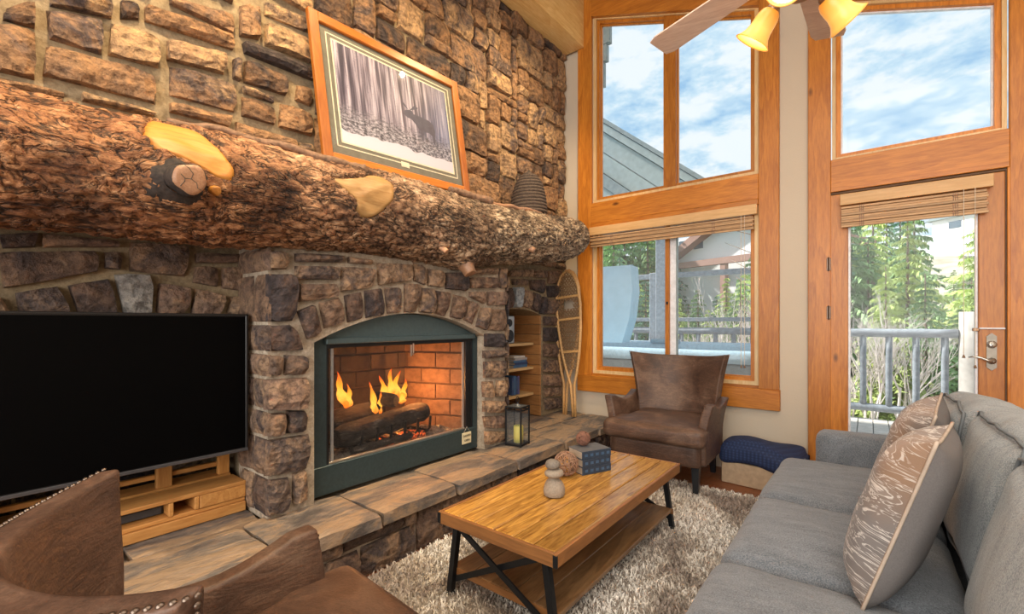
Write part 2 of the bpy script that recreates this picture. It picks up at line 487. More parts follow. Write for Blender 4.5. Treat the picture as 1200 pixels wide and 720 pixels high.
M['rattan'] = plain('snowshoe_frame_wood', (.60, .34, .13), .45, 0, .2, 60)
M['rawhide'] = plain('rawhide_lacing', (.26, .155, .075), .7)
M['basket'] = plain('grey_brown_wicker', (.085, .058, .042), .8, 0, .5, 90, .8)
M['twig'] = plain('reddish_twig', (.22, .10, .065), .7, 0, .3, 60)
M['twig_pale'] = plain('pale_twig', (.34, .20, .13), .7, 0, .3, 60)
M['pebble'] = plain('grey_pebble', (.33, .27, .21), .7, 0, .18, 120, .3)
M['pebble_dark'] = plain('dark_pebble', (.21, .18, .15), .65, 0, .18, 120, .3)
M['book_blue'] = plain('blue_book_cloth', (.030, .048, .080), .6, 0, .25, 80)
M['book_cover'] = plain('book_board_grey', (.115, .12, .13), .6)
M['paper'] = plain('book_paper', (.45, .38, .29), .9)
M['gold'] = plain('spine_tooling', (.055, .115, .21), .5)
M['cream'] = plain('cream_sign', (.66, .60, .40), .7)
M['ink'] = plain('ink', (.05, .05, .04), .8)
M['cardboard'] = plain('cardboard', (.47, .34, .22), .85)
def quilt():
    m = NT('blue_quilted_fabric')
    v = m.coord((1, 1, 1))
    mp = m.n('ShaderNodeMapping', {'Vector': v, 'Rotation': (0, 0, .78), 'Scale': (1, 1, 1)}).outputs[0]
    w = m.n('ShaderNodeTexVoronoi', {'Vector': mp, 'Scale': 55.0, 'Randomness': 0.0}).outputs['Distance']
    n = m.noise(v, 300)
    m.set(Base_Color=m.ramp(w, [(.2, (.022, .045, .13)), (.6, (.010, .020, .065))]), Roughness=.8, Normal=m.bump(w, -.7, .01)); return m.m
M['quilt'] = quilt()
M['darkleg'] = plain('black_leg_wood', (.018, .022, .028), .35)
M['aluminium'] = metal('speaker_face', (.42, .42, .42), .4)
M['speaker'] = plain('speaker_box', (.05, .05, .055), .5)
M['cone'] = plain('speaker_cone', (.02, .025, .035), .6)
M['cord'] = plain('white_cord', (.65, .55, .42), .8)
M['shade_glass'] = None
def shade():
    m = NT('amber_glass_shade'); tc = m.n('ShaderNodeTexCoord').outputs['Object']
    z = m.n('ShaderNodeSeparateXYZ', {0: tc}).outputs[2]
    n = m.noise(tc, 25, 3)
    f = m.math('ADD', z, m.math('MULTIPLY', n, .02))
    c = m.ramp(m.math('MULTIPLY', f, -7.0), [(.0, (.80, .30, .035)), (.45, (.95, .55, .13)), (.75, (.95, .45, .09)), (1, (.80, .26, .03))])
    m.set(Base_Color=c, Roughness=.35, Emission_Color=c, Emission_Strength=.30); return m.m
M['shade_glass'] = shade()
M['bulb'] = emit('lit_bulb', (1, .82, .45), 6)
M['shade_in'] = emit('shade_lit_inside', (1, .80, .60), .8)
M['bronze'] = plain('bronze_fitting', (.32, .19, .11), .4, .7)
# outdoors
M['siding'] = plain('grey_green_siding', (.40, .47, .47), .7, 0, .10, 14)
M['fascia'] = plain('weathered_fascia', (.28, .33, .34), .7, 0, .15, 14)
M['deckboard'] = plain('bleached_deck_board', (.62, .57, .52), .8, 0, .15, 10)
M['railgrey'] = plain('weathered_grey_rail', (.29, .32, .36), .8, 0, .22, 20, .4)
M['peeled'] = plain('peeled_log', (.46, .43, .40), .8, 0, .15, 12, .4)
M['tub_shell'] = plain('pale_blue_acrylic', (.36, .50, .60), .25)
M['tub_side'] = plain('tub_cabinet', (.27, .31, .33), .7, 0, .12, 20)
M['tub_cover'] = plain('blue_grey_vinyl_cover', (.36, .50, .60), .5, 0, .06, 8)
M['water'] = plain('tub_water', (.32, .55, .66), .05)
M['headrest'] = plain('tub_headrest', (.20, .29, .36), .5)
M['needle_g'] = plain('conifer_needles', (.24, .38, .16), .8, 0, .45, 3, 0)
M['needle_y'] = plain('yellow_green_needles', (.50, .60, .20), .8, 0, .4, 3, 0)
M['needle_b'] = plain('blue_green_needles', (.19, .34, .24), .8, 0, .4, 3, 0)
M['cedar_y'] = wood('cedar_panel_back', (.30, .13, .04), (.52, .26, .10), 'y', 1.2, .5)
M['trunk'] = plain('pine_trunk', (.22, .16, .12), .9)
M['bare'] = plain('bare_pale_twigs', (.62, .55, .52), .9)
M['slope'] = plain('dry_grass_slope', (.46, .42, .32), .95, 0, .35, .6)
M['farwall'] = plain('far_house_wall', (.92, .91, .90), .8)
M['farroof'] = plain('far_house_timber', (.42, .24, .19), .8)
M['farwin'] = plain('far_window', (.10, .14, .18), .3)

# ================================================================== ROOM SHELL
def slope_z(x, z0=4.07):           # the raked window heads follow the roof
    return z0 - .355 * (x + 2.02)
def G(x, z, y=4.09):               # widths measured on the casing plane, carried to the glass plane
    k = y / 4.0
    return x * k, 1.2 + (z - 1.2) * k
def struct(o): o['kind'] = 'structure'; return o
struct(bx('floor', -3.1, 3.3, -3.3, 4.16, -.12, 0, M['floor'], None, 0))
# plank joints of the visible corner of the floor
floor_o = bpy.data.objects['floor']
rf_ = random.Random(2)
for i in range(34):
    yb0 = -.20 + i * .125; xb = -1.84 - rf_.uniform(0, 1.2)
    while xb < 3.1:
        xe = xb + rf_.uniform(.9, 1.7)
        if xe > -1.84: bx('floor_board', max(xb, -1.84), min(xe, 3.1) - .002, yb0, yb0 + .1235, -.004, .002, M['floor'], floor_o, .001)
        xb = xe
cl = prism('ceiling', [(-3.1, slope_z(-3.1, 4.75)), (3.3, slope_z(3.3, 4.75)), (3.3, slope_z(3.3, 4.9)), (-3.1, slope_z(-3.1, 4.9))], 'y', -3.3, 4.16, M['ceiling'])
struct(cl)
struct(bx('wall_right', 3.1, 3.3, -3.3, 4.16, 0, 3.2, M['plaster'], None, 0))
bw = MB()
bw.box(-3.1, -2.2, -3.3, -3.1, 0, 5); bw.box(2.7, 3.3, -3.3, -3.1, 0, 4); bw.box(-2.2, 2.7, -3.3, -3.1, 0, .6)
bw.box(-2.2, 2.7, -3.3, -3.1, 3.5, 5.0)
struct(bw.build('wall_back', M['plaster']))
# front wall: the plaster between and around the openings
fw = MB()
FY0, FY1 = 4.03, 4.16
fw.box(-3.1, -2.2, FY0, FY1, 0, 5.0)
fw.box(-2.2, -.60, FY0, FY1, 0, .60)
fw.box(-.60, -.30, FY0, FY1, 0, 5.0)
fw.box(.72, 3.3, FY0, FY1, 0, 5.0)
def wedge(mb, xa, xb, dz):
    za, zb = slope_z(xa) + dz, slope_z(xb) + dz
    mb.add([(xa, FY0, za), (xb, FY0, zb), (xb, FY0, 5.2), (xa, FY0, 5.2), (xa, FY1, za), (xb, FY1, zb), (xb, FY1, 5.2), (xa, FY1, 5.2)],
           [(0, 1, 2, 3), (7, 6, 5, 4), (0, 4, 5, 1), (2, 6, 7, 3)])
wedge(fw, -2.2, -.60, .16); wedge(fw, -.30, .72, .16)
struct(fw.build('wall_front', M['plaster']))

# casings: one trim per board of the window and door surrounds
def trim(n, o): o.name = 'trim_%d' % n; return struct(o)
def cas(n, x0, x1, z0, z1, mat, y0=3.995, y1=4.035, b=.003):
    return trim(n, bx('trim', x0, x1, y0, y1, z0, z1, mat, None, b))
cas(1, -2.305, -2.155, .68, 4.75, M['pine_z'])
cas(2, -.686, -.546, .68, 4.4, M['pine_z'])
cas(3, -2.305, -.540, .52, .68, M['pine_x'], 3.985)
cas(4, -2.155, -.686, 2.17, 2.368, M['pine_x'], 3.99)
cas(5, -2.155, -.686, 2.125, 2.168, M['pine_x'], 3.98)
cas(6, -.36, -.222, 0, 4.3, M['pine_z'])
cas(7, .66, .90, 0, 4.0, M['pine_z'])
cas(8, -.222, .66, 2.135, 2.367, M['pine_x'], 3.99)
for n, xa, xb in ((9, -2.155, -.686), (10, -.222, .66)):
    za, zb = slope_z(xa) + .09, slope_z(xb) + .09
    trim(n, prism('trim', [(xa, za), (xb, zb), (xb, zb + .34), (xa, za + .34)], 'y', 3.99, 4.035, M['pine_x']))
# stool ledge of the low window and the inner reveals
cas(11, -2.17, -.67, .672, .70, M['pine_x'], 4.02, 4.13)
M['reveal'] = wood('skylit_reveal_pine', (.74, .46, .18), (.92, .72, .42), 'z', 1, .4, False)  # paler pine: bright skylight on the reveals put into the colour

def polyframe(mb, x0, x1, z0, fz, w, y0, y1):
    """frame of width w around an opening with a raked head fz(x)"""
    zl, zr = fz(x0), fz(x1)
    def q(a, b, c, d):
        mb.add([(p[0], y, p[1]) for y in (y0, y1) for p in (a, b, c, d)],
               [(0, 1, 2, 3), (7, 6, 5, 4), (0, 4, 5, 1), (1, 5, 6, 2), (2, 6, 7, 3), (3, 7, 4, 0)])
    q((x0, z0), (x0 + w, z0 + w), (x0 + w, fz(x0 + w) - w), (x0, zl))
    q((x1 - w, z0 + w), (x1, z0), (x1, zr), (x1 - w, fz(x1 - w) - w))
    q((x0, z0), (x1, z0), (x1 - w, z0 + w), (x0 + w, z0 + w))
    q((x0 + w, fz(x0 + w) - w), (x1 - w, fz(x1 - w) - w), (x1, zr), (x0, zl))
def window_unit(name, x0, x1, z0, fz, splits, wf=.03, white=False, mull=()):
    """outer frame, stepped stops, mullions and a pane for each light"""
    w = struct(bpy.data.objects.new(name, None)); col.objects.link(w)
    fr = MB(); polyframe(fr, x0, x1, z0, fz, wf, 4.03, 4.10); fr.build('window_frame', M['reveal'], w)
    a, b = x0 + wf, x1 - wf
    f2 = lambda x: fz(x) - wf
    st = MB(); polyframe(st, a, b, z0 + wf, f2, .028, 4.055, 4.115); st.build('sash_stop', M['pine_z'], w)
    for (ma, mb_) in mull:
        m = prism('mullion', [(ma, z0 + wf), (mb_, z0 + wf), (mb_, f2(mb_)), (ma, f2(ma))], 'y', 4.045, 4.115, M['pine_z'], w)
    edges = [a + .028] + [q for mm in mull for q in mm] + [b - .028]
    for i in range(0, len(edges), 2):
        xa, xb = edges[i], edges[i + 1]
        g = lambda x: f2(x) - .028
        sa = MB(); polyframe(sa, xa, xb, z0 + wf + .028, g, .010, 4.085, 4.11); sh = sa.build('sash', M['white'] if white else M['pine_z'], w)
        ob('pane', [(xa, 4.095, z0 + wf + .028), (xb, 4.095, z0 + wf + .028), (xb, 4.095, g(xb)), (xa, 4.095, g(xa))], [(0, 1, 2, 3)], M['hazy_glass'] if name == 'window_2' else M['glass'], w)
    return w
window_unit('window_1', -2.150, -.690, 2.370, lambda x: slope_z(x, 4.18), 2, .030, False, ((-1.455, -1.345),))
w2 = window_unit('window_2', -2.150, -.690, .700, lambda x: 2.13, 2, .030, False, ((-1.44, -1.405),))
bx('white_sash_stile', -1.405, -1.352, 4.07, 4.11, .76, 2.10, M['white'], w2)
bx('dark_sash_edge', -1.352, -1.342, 4.068, 4.11, .76, 2.10, M['fascia'], w2)
bx('window_latch', -1.428, -1.412, 4.03, 4.046, 1.36, 1.385, M['blackmetal'], w2)
window_unit('window_3', -.216, .655, 2.367, lambda x: slope_z(x, 4.16), 1, .022, True)

# door
dr = struct(bpy.data.objects.new('door_1', None)); col.objects.link(dr)
def dp(n, x0, x1, z0, z1, mat, y0=4.0, y1=4.045, b=.003, p=dr): return bx(n, x0, x1, y0, y1, z0, z1, mat, p, b)
dp('door_stile', -.228, -.122, .01, 2.115, M['pine_z'])
dp('door_stile', .528, .642, .01, 2.115, M['pine_z'])
dp('door_rail', -.122, .528, 1.93, 2.115, M['pine_x'])
dp('door_rail', -.122, .528, .01, .26, M['pine_x'])
dp('glazing_bead', -.122, -.108, .26, 1.93, M['white'], 4.01, 4.04)
dp('glazing_bead', .514, .528, .26, 1.93, M['white'], 4.01, 4.04)
dp('weatherstrip', -.236, -.229, 0, 2.13, M['soot'], 4.0, 4.05)
dp('weatherstrip', .643, .650, 0, 2.13, M['soot'], 4.0, 4.05)
dp('weatherstrip', -.236, .65, 2.118, 2.130, M['soot'], 3.998, 4.05)
dp('door_jamb', .650, .662, 0, 2.135, M['pine_z'], 3.99, 4.05)
ob('pane', [(-.11, 4.03, .26), (.516, 4.03, .26), (.516, 4.03, 1.93), (-.11, 4.03, 1.93)], [(0, 1, 2, 3)], M['glass'], dr)
for z in (1.62, 1.27):
    h = MB(); h.box(-.246, -.222, 3.990, 4.0, z - .045, z + .045, .002); h.tube([(-.234, 3.988, z - .05), (-.234, 3.988, z + .05)], .006, 8)
    h.build('hinge', M['nail'], dr)
pl = prism('handle_plate', [(.562, .925), (.584, .905), (.606, .925), (.606, 1.115), (.584, 1.135), (.562, 1.115)], 'y', 3.990, 4.0, M['antique'], dr)
db = MB(); db.lathe([(.022, 0), (.022, .012), (.014, .018), (.0, .018)], 20, (0, 0, 0), Matrix.Translation((.584, 3.990, 1.065)) @ Matrix.Rotation(R(90), 4, 'X'))
db.box(.580, .588, 3.960, 3.975, 1.045, 1.085, .002); db.build('deadbolt', M['silver'], dr, True)
hd = MB(); hd.lathe([(.02, 0), (.02, .01), (.010, .016), (.009, .045), (.0, .045)], 20, (0, 0, 0), Matrix.Translation((.584, 3.990, .965)) @ Matrix.Rotation(R(90), 4, 'X'))
hd.tube([(.584, 3.950, .965), (.56, 3.948, .970), (.53, 3.948, .985), (.50, 3.950, .990), (.478, 3.955, .984)], [.009, .0085, .007, .006, .004], 10)
hd.build('lever_handle', M['silver'], dr, True)
dp('strap_bar', .53, .642, 1.158, 1.168, M['white'], 3.985, 4.0)
dp('strap_catch', .500, .530, 1.145, 1.165, M['bronze'], 3.985, 4.0)

# bamboo blinds
def blind(label, x0, x1, head, slats, cords, hang, y=3.955):
    t = thing('bamboo_blind', label, 'blind', ((x0 + x1) / 2, y, head[0]), world_parts=True)
    bx('head_board', x0, x1, y - .01, y + .03, head[0], head[1], M['shelfwood_x'], t, .002)
    z0, z1 = slats; n = 9
    for i in range(n):
        z = z0 + (z1 - z0) * (i + .5) / n; dy = .006 * math.sin(i * 2.1)
        o = bx('slat', x0 + .006, x1 - .02 - .004 * (i % 3), y + dy, y + .022 + dy, z - (z1 - z0) / n * .46, z + (z1 - z0) / n * .46, M['bamboo'], t, .002)
    for k in (.16, .78):
        mb = MB(); x = x0 + (x1 - x0) * k
        for j in range(3):
            mb.tube([(x + .01 * j - .01, y - .003 - .002 * math.sin(q), z0 + (z1 - z0) * q / 8) for q in range(9)], .0022, 5)
        mb.build('stitching', M['twig_pale'], t)
    for cx, cz in cords:
        bx('cord', cx - .0015, cx + .0015, y - .012, y - .009, cz, head[0], M['cord'], t, 0)
        mb = MB(); mb.lathe([(.002, .02), (.006, .012), (.008, 0), (.0, 0)], 10, (cx, y - .010, cz - .02)); mb.build('cord_pull', M['bronze'], t, True)
    return t
M['shelfwood_x'] = wood('blind_head_wood', (.56, .33, .13), (.72, .47, .24), 'x', 1, .5, False)
M['bamboo'] = wood('bamboo_slat', (.38, .22, .11), (.66, .45, .26), 'x', 2.0, .6, False)
M['bamboo_open'] = M['bamboo']
blind('long bamboo blind drawn up over the low picture window behind the armchair', -2.15, -.690, (2.045, 2.122), (1.93, 2.03), ((-.80, .86), (-.775, .86)), 0)
blind('short bamboo blind drawn up on the glazed deck door', -.165, .585, (2.02, 2.098), (1.865, 2.01), ((.455, 1.0), (.505, .94)), 0, 3.94)

# ceiling beam on the stone wall
bmx = prism('ceiling_beam', [(-2.46, 3.93), (-2.233, 3.93), (-2.233, 4.70), (-2.46, 4.78)], 'y', -1.5, 3.99, M['beam'])
tag(bmx, 'pale heavy timber beam running along the top of the stone wall', 'beam')

# ================================================================== STONEWORK
def stone(name, quad, mapf, prot, mat, parent, rough=.012, seed=0, n=None, base=0.0, ck=.10):
    """quad = TL, TR, BR, BL in plane coordinates; mapf(a, b, d) -> room; a chiselled face standing proud"""
    TL, TR, BR, BL = [Vector(p) for p in quad]
    w = ((TR - TL).length + (BR - BL).length) / 2; h = ((TL - BL).length + (TR - BR).length) / 2
    nu = n or max(3, min(7, int(w / .045))); nv = n or max(3, min(6, int(h / .045)))
    rs = random.Random(seed * 7919 + int((TL.x * 91 + TL.y * 57) * 100))
    sd = Vector((rs.random() * 50, rs.random() * 50, rs.random() * 50))
    tx, ty = rs.uniform(-.4, .4), rs.uniform(-.5, .5)
    cut = min(w, h) * ck
    v = []; f = []; idx = {}
    for j in range(nv + 1):
        for i in range(nu + 1):
            u_, v_ = i / nu, j / nv
            if 0 < i < nu: u_ += rs.uniform(-.22, .22) / nu
            if 0 < j < nv: v_ += rs.uniform(-.22, .22) / nv
            p = BL.lerp(BR, u_).lerp(TL.lerp(TR, u_), v_)
            edge = (i in (0, nu)) + (j in (0, nv))
            nn = noise.noise(Vector((p.x * 9, p.y * 9, 0)) + sd) + .5 * noise.noise(Vector((p.x * 22, p.y * 22, 3)) + sd)
            d = prot + rough * (1.3 * nn + tx * (u_ - .5) * 2 + ty * (v_ - .5) * 2)
            if edge:
                c = (TL + TR + BR + BL) / 4; dv = (c - p).normalized()
                p = p + dv * (cut * (1.0 if edge == 2 else .12)) + Vector((rs.uniform(-1, 1), rs.uniform(-1, 1))) * .003
                d -= min(.014, rough * 1.1) + (.004 if edge == 2 else 0)
            idx[(i, j)] = len(v); v.append(mapf(p.x, p.y, d))
    for j in range(nv):
        for i in range(nu):
            f.append((idx[(i, j)], idx[(i + 1, j)], idx[(i + 1, j + 1)], idx[(i, j + 1)]))
    ring = [(i, 0) for i in range(nu)] + [(nu, j) for j in range(nv)] + [(i, nv) for i in range(nu, 0, -1)] + [(0, j) for j in range(nv, 0, -1)]
    b0 = len(v); c = (TL + TR + BR + BL) / 4
    for (i, j) in ring:
        u_, v_ = i / nu, j / nv
        p = BL.lerp(BR, u_).lerp(TL.lerp(TR, u_), v_); v.append(mapf(p.x + (c.x - p.x) * .01, p.y, base))
    m = len(ring)
    for k in range(m):
        f.append((idx[ring[k]], b0 + k, b0 + (k + 1) % m, idx[ring[(k + 1) % m]]))
    return ob(name, v, f, mat, parent)
def onwall(x): return lambda a, b, d: (x + d, a, b)
def onside(y, s=-1): return lambda a, b, d: (a, y + s * d, b)       # a = x, b = z
def ontop(z): return lambda a, b, d: (b, a, z + d)                  # a = y, b = x
def pack(a0, a1, b0, b1, ua, ub, blocked, rs, wmax=4, hmax=3, gap=.007):
    na = int(round((a1 - a0) / ua)); nb = int(round((b1 - b0) / ub))
    ua = (a1 - a0) / na; ub = (b1 - b0) / nb
    occ = [[blocked(a0 + (i + .5) * ua, b0 + (j + .5) * ub) for i in range(na)] for j in range(nb)]
    out = []
    for j in range(nb):
        for i in range(na):
            if occ[j][i]: continue
            w = rs.choice((2, 2, 3, 3, 4, 5)[:wmax + 2]); h = rs.choice((1, 2, 2, 2, 3, 3)[:hmax + 3])
            w = min(w, na - i); h = min(h, nb - j)
            k = 1
            while k < w and not occ[j][i + k]: k += 1
            w = k
            k = 1
            while k < h and all(not occ[j + k][i + q] for q in range(w)): k += 1
            h = k
            for q in range(h):
                for p in range(w): occ[j + q][i + p] = True
            A0, A1, B0, B1 = a0 + i * ua + gap, a0 + (i + w) * ua - gap, b0 + j * ub + gap, b0 + (j + h) * ub - gap
            e = lambda: rs.uniform(-.006, .006)
            out.append(((A0 + e(), B1 + e()), (A1 + e(), B1 + e()), (A1 + e(), B0 + e()), (A0 + e(), B0 + e())))
    return out
def inset(q, g=.004):
    c = sum((Vector(p) for p in q), Vector((0, 0))) / 4
    return [tuple(Vector(p) + Vector(((g if p[0] < c.x else -g), (g if p[1] < c.y else -g)))) for p in q]
PX, PX1 = -2.485, -2.165          # mortar planes: the wall and the fireplace breast
UPPER= [((0.16,2.354),(0.24,2.402),(0.24,2.306),(0.15,2.296)),
 ((0.26,2.401),(0.43,2.438),(0.43,2.294),(0.27,2.286)),
 ((0.27,2.457),(0.46,2.536),(0.46,2.457),(0.27,2.413)),
 ((0.14,2.286),(0.24,2.292),(0.24,2.112),(0.14,2.104)),
 ((0.26,2.26),(0.61,2.29),(0.61,2.16),(0.25,2.138)),
 ((0.45,2.45),(0.62,2.463),(0.62,2.323),(0.44,2.303)),
 ((0.48,2.555),(0.55,2.573),(0.55,2.501),(0.48,2.473)),
 ((0.56,2.576),(0.92,2.62),(0.92,2.544),(0.56,2.506)),
 ((0.65,2.664),(0.92,2.722),(0.92,2.624),(0.65,2.629)),
 ((0.64,2.47),(0.89,2.512),(0.88,2.406),(0.64,2.372)),
 ((0.65,2.356),(0.93,2.386),(0.93,2.239),(0.65,2.218)),
 ((0.65,2.192),(0.91,2.219),(0.9,2.159),(0.65,2.142)),
 ((0.13,2.088),(0.32,2.104),(0.32,2.077),(0.13,2.048)),
 ((0.36,2.12),(0.61,2.127),(0.6,2.099),(0.36,2.081)),
 ((0.94,2.788),(1.04,2.833),(1.04,2.655),(0.94,2.627)),
 ((1.06,2.87),(1.29,2.899),(1.29,2.821),(1.06,2.797)),
 ((1.06,2.76),(1.31,2.789),(1.31,2.655),(1.06,2.64)),
 ((0.95,2.605),(1.32,2.627),(1.32,2.563),(0.96,2.552)),
 ((0.91,2.507),(0.95,2.514),(0.95,2.401),(0.91,2.403)),
 ((0.96,2.519),(1.18,2.529),(1.18,2.42),(0.96,2.404)),
 ((0.95,2.387),(1.11,2.389),(1.11,2.352),(0.96,2.35)),
 ((0.95,2.338),(1.12,2.342),(1.12,2.242),(0.95,2.232)),
 ((1.14,2.375),(1.32,2.373),(1.32,2.246),(1.13,2.238)),
 ((1.23,2.51),(1.32,2.524),(1.32,2.413),(1.22,2.415)),
 ((0.92,2.2),(1.23,2.202),(1.23,2.14),(0.92,2.123)),
 ((1.24,2.199),(1.32,2.206),(1.32,2.143),(1.24,2.137))]
TVARCH= [((0.14,1.523),(0.25,1.544),(0.24,1.48),(0.15,1.465)),
 ((0.25,1.539),(0.48,1.54),(0.48,1.511),(0.25,1.481)),
 ((0.14,1.457),(0.41,1.496),(0.42,1.405),(0.15,1.321)),
 ((0.43,1.493),(0.49,1.5),(0.49,1.417),(0.43,1.418)),
 ((0.51,1.544),(0.73,1.556),(0.72,1.406),(0.51,1.413)),
 ((0.75,1.526),(0.98,1.547),(0.98,1.497),(0.75,1.473)),
 ((0.75,1.464),(0.85,1.47),(0.85,1.368),(0.74,1.381)),
 ((0.86,1.471),(0.98,1.483),(0.98,1.351),(0.86,1.362)),
 ((0.12,1.284),(0.15,1.295),(0.18,1.225),(0.13,1.224)),
 ((0.18,1.312),(0.3,1.344),(0.34,1.227),(0.19,1.225)),
 ((0.32,1.349),(0.45,1.384),(0.48,1.228),(0.35,1.227)),
 ((0.46,1.403),(0.59,1.414),(0.59,1.23),(0.49,1.228)),
 ((0.61,1.378),(0.74,1.364),(0.72,1.231),(0.6,1.23)),
 ((0.75,1.362),(0.88,1.34),(0.86,1.233),(0.73,1.231)),
 ((0.9,1.333),(0.99,1.331),(0.99,1.234),(0.88,1.233))]
BREAST= [((1.06,1.534),(1.32,1.551),(1.31,1.506),(1.06,1.485)),
 ((1.06,1.474),(1.29,1.489),(1.29,1.416),(1.06,1.4)),
 ((1.07,1.387),(1.28,1.401),(1.29,1.329),(1.08,1.293)),
 ((1.34,1.549),(1.48,1.546),(1.48,1.512),(1.34,1.509)),
 ((1.3,1.493),(1.51,1.503),(1.5,1.393),(1.3,1.355)),
 ((1.52,1.536),(1.77,1.553),(1.76,1.446),(1.53,1.403)),
 ((1.78,1.563),(1.88,1.547),(1.88,1.425),(1.78,1.444)),
 ((1.89,1.54),(2.03,1.526),(2.02,1.421),(1.89,1.422)),
 ((2.04,1.527),(2.25,1.545),(2.25,1.41),(2.04,1.412)),
 ((2.27,1.576),(2.56,1.603),(2.56,1.549),(2.27,1.525)),
 ((2.27,1.512),(2.56,1.535),(2.56,1.447),(2.27,1.43)),
 ((2.58,1.605),(2.67,1.613),(2.67,1.454),(2.58,1.449)),
 ((2.26,1.414),(2.43,1.424),(2.42,1.325),(2.26,1.372)),
 ((2.45,1.425),(2.67,1.436),(2.67,1.326),(2.45,1.319)),
 ((1.07,1.259),(1.16,1.292),(1.2,1.149),(1.12,1.112)),
 ((1.18,1.299),(1.3,1.334),(1.33,1.199),(1.21,1.163)),
 ((1.32,1.345),(1.43,1.369),(1.44,1.218),(1.34,1.194)),
 ((1.44,1.377),(1.56,1.397),(1.58,1.241),(1.45,1.218)),
 ((1.57,1.401),(1.69,1.408),(1.69,1.255),(1.59,1.245)),
 ((1.71,1.435),(1.83,1.434),(1.8,1.256),(1.71,1.255)),
 ((1.83,1.418),(1.95,1.417),(1.94,1.25),(1.82,1.257)),
 ((1.96,1.407),(2.1,1.398),(2.05,1.233),(1.95,1.25)),
 ((2.12,1.39),(2.24,1.367),(2.19,1.215),(2.08,1.231)),
 ((2.25,1.356),(2.37,1.327),(2.31,1.18),(2.21,1.211)),
 ((2.38,1.311),(2.5,1.306),(2.45,1.137),(2.33,1.169)),
 ((2.51,1.301),(2.67,1.304),(2.66,1.134),(2.46,1.137)),
 ((2.42,1.124),(2.66,1.119),(2.66,1.006),(2.42,1.023)),
 ((2.4,1.004),(2.66,0.996),(2.66,0.932),(2.4,0.942)),
 ((2.41,0.927),(2.66,0.917),(2.66,0.783),(2.41,0.801)),
 ((2.39,0.785),(2.53,0.775),(2.53,0.652),(2.4,0.663)),
 ((2.55,0.779),(2.66,0.768),(2.66,0.634),(2.54,0.649)),
 ((2.4,0.649),(2.66,0.613),(2.66,0.517),(2.4,0.559)),
 ((2.4,0.538),(2.66,0.502),(2.66,0.4),(2.42,0.445)),
 ((2.42,0.429),(2.66,0.383),(2.66,0.311),(2.42,0.324))]
COLUMN= [((0.93,1.525),(1.03,1.531),(1.03,1.447),(0.94,1.438)),
 ((0.93,1.425),(1.07,1.43),(1.06,1.203),(0.93,1.199)),
 ((0.93,1.186),(1.05,1.192),(1.11,1.062),(0.93,1.065)),
 ((0.93,1.052),(1.0,1.048),(1.0,0.95),(0.93,0.96)),
 ((1.01,1.051),(1.12,1.041),(1.12,0.945),(1.01,0.949)),
 ((0.92,0.944),(1.13,0.935),(1.12,0.774),(0.92,0.798)),
 ((0.93,0.787),(1.01,0.783),(1.01,0.672),(0.92,0.679)),
 ((1.02,0.789),(1.12,0.774),(1.12,0.672),(1.02,0.673)),
 ((0.93,0.667),(1.14,0.657),(1.13,0.483),(0.92,0.496)),
 ((0.92,0.483),(1.04,0.472),(1.04,0.314),(0.93,0.315)),
 ((1.05,0.486),(1.12,0.485),(1.12,0.336),(1.05,0.336))]
NICHE= [((3.4,1.597),(3.66,1.616),(3.63,1.473),(3.42,1.502)),
 ((3.14,1.586),(3.38,1.602),(3.39,1.537),(3.15,1.527)),
 ((3.47,1.695),(3.69,1.708),(3.69,1.628),(3.47,1.615)),
 ((3.09,1.654),(3.45,1.7),(3.45,1.62),(3.09,1.592)),
 ((3.16,1.517),(3.31,1.525),(3.28,1.331),(3.17,1.325)),
 ((3.0,1.488),(3.15,1.509),(3.16,1.323),(3.02,1.309)),
 ((3.31,1.504),(3.46,1.495),(3.42,1.326),(3.29,1.336)),
 ((3.47,1.486),(3.61,1.463),(3.54,1.289),(3.43,1.322)),
 ((3.62,1.454),(3.7,1.432),(3.67,1.273),(3.56,1.278)),
 ((3.71,1.71),(3.96,1.732),(3.96,1.587),(3.71,1.571)),
 ((3.68,1.563),(3.96,1.58),(3.96,1.457),(3.71,1.44)),
 ((3.71,1.433),(3.96,1.443),(3.96,1.281),(3.69,1.277)),
 ((3.63,1.263),(3.95,1.262),(3.95,1.165),(3.63,1.167)),
 ((3.63,1.156),(3.95,1.154),(3.95,0.995),(3.63,1.013)),
 ((3.63,0.999),(3.95,0.985),(3.95,0.836),(3.63,0.867)),
 ((3.63,0.843),(3.96,0.822),(3.96,0.687),(3.63,0.716)),
 ((3.63,0.699),(3.96,0.676),(3.96,0.554),(3.63,0.583)),
 ((3.63,0.573),(3.96,0.547),(3.96,0.451),(3.65,0.475)),
 ((3.63,0.47),(3.96,0.437),(3.96,0.325),(3.67,0.348))]

# the wall and its openings
wl = MB()
wl.box(-3.1, PX, -3.3, 4.03, 1.60, 5.0)                    # above
def arch_block(mb, xa, xb, y0, y1, z0, z1, openings, n=14):
    """a slab with arched openings (ya, yb, z_spring, rise)"""
    y = y0
    for (ya, yb, zs, rise) in sorted(openings):
        if ya > y: mb.box(xa, xb, y, ya, z0, z1)
        for i in range(n):
            p, q = ya + (yb - ya) * i / n, ya + (yb - ya) * (i + 1) / n
            zf = lambda t: zs + rise * (1 - ((t - (ya + yb) / 2) / ((yb - ya) / 2)) ** 2)
            za, zb = zf(p), zf(q)
            mb.add([(x, yy, zz) for x in (xa, xb) for yy, zz in ((p, za), (q, zb), (q, z1), (p, z1))],
                   [(3, 2, 1, 0), (4, 5, 6, 7), (0, 1, 5, 4)])
        y = yb
    if y < y1: mb.box(xa, xb, y, y1, z0, z1)
arch_block(wl, -2.90, PX, -3.3, 4.03, .30, 1.60, [(.02, .97, 1.222, .0), (1.165, 2.435, 1.10, .155), (2.86, 3.62, 1.262, .06)])
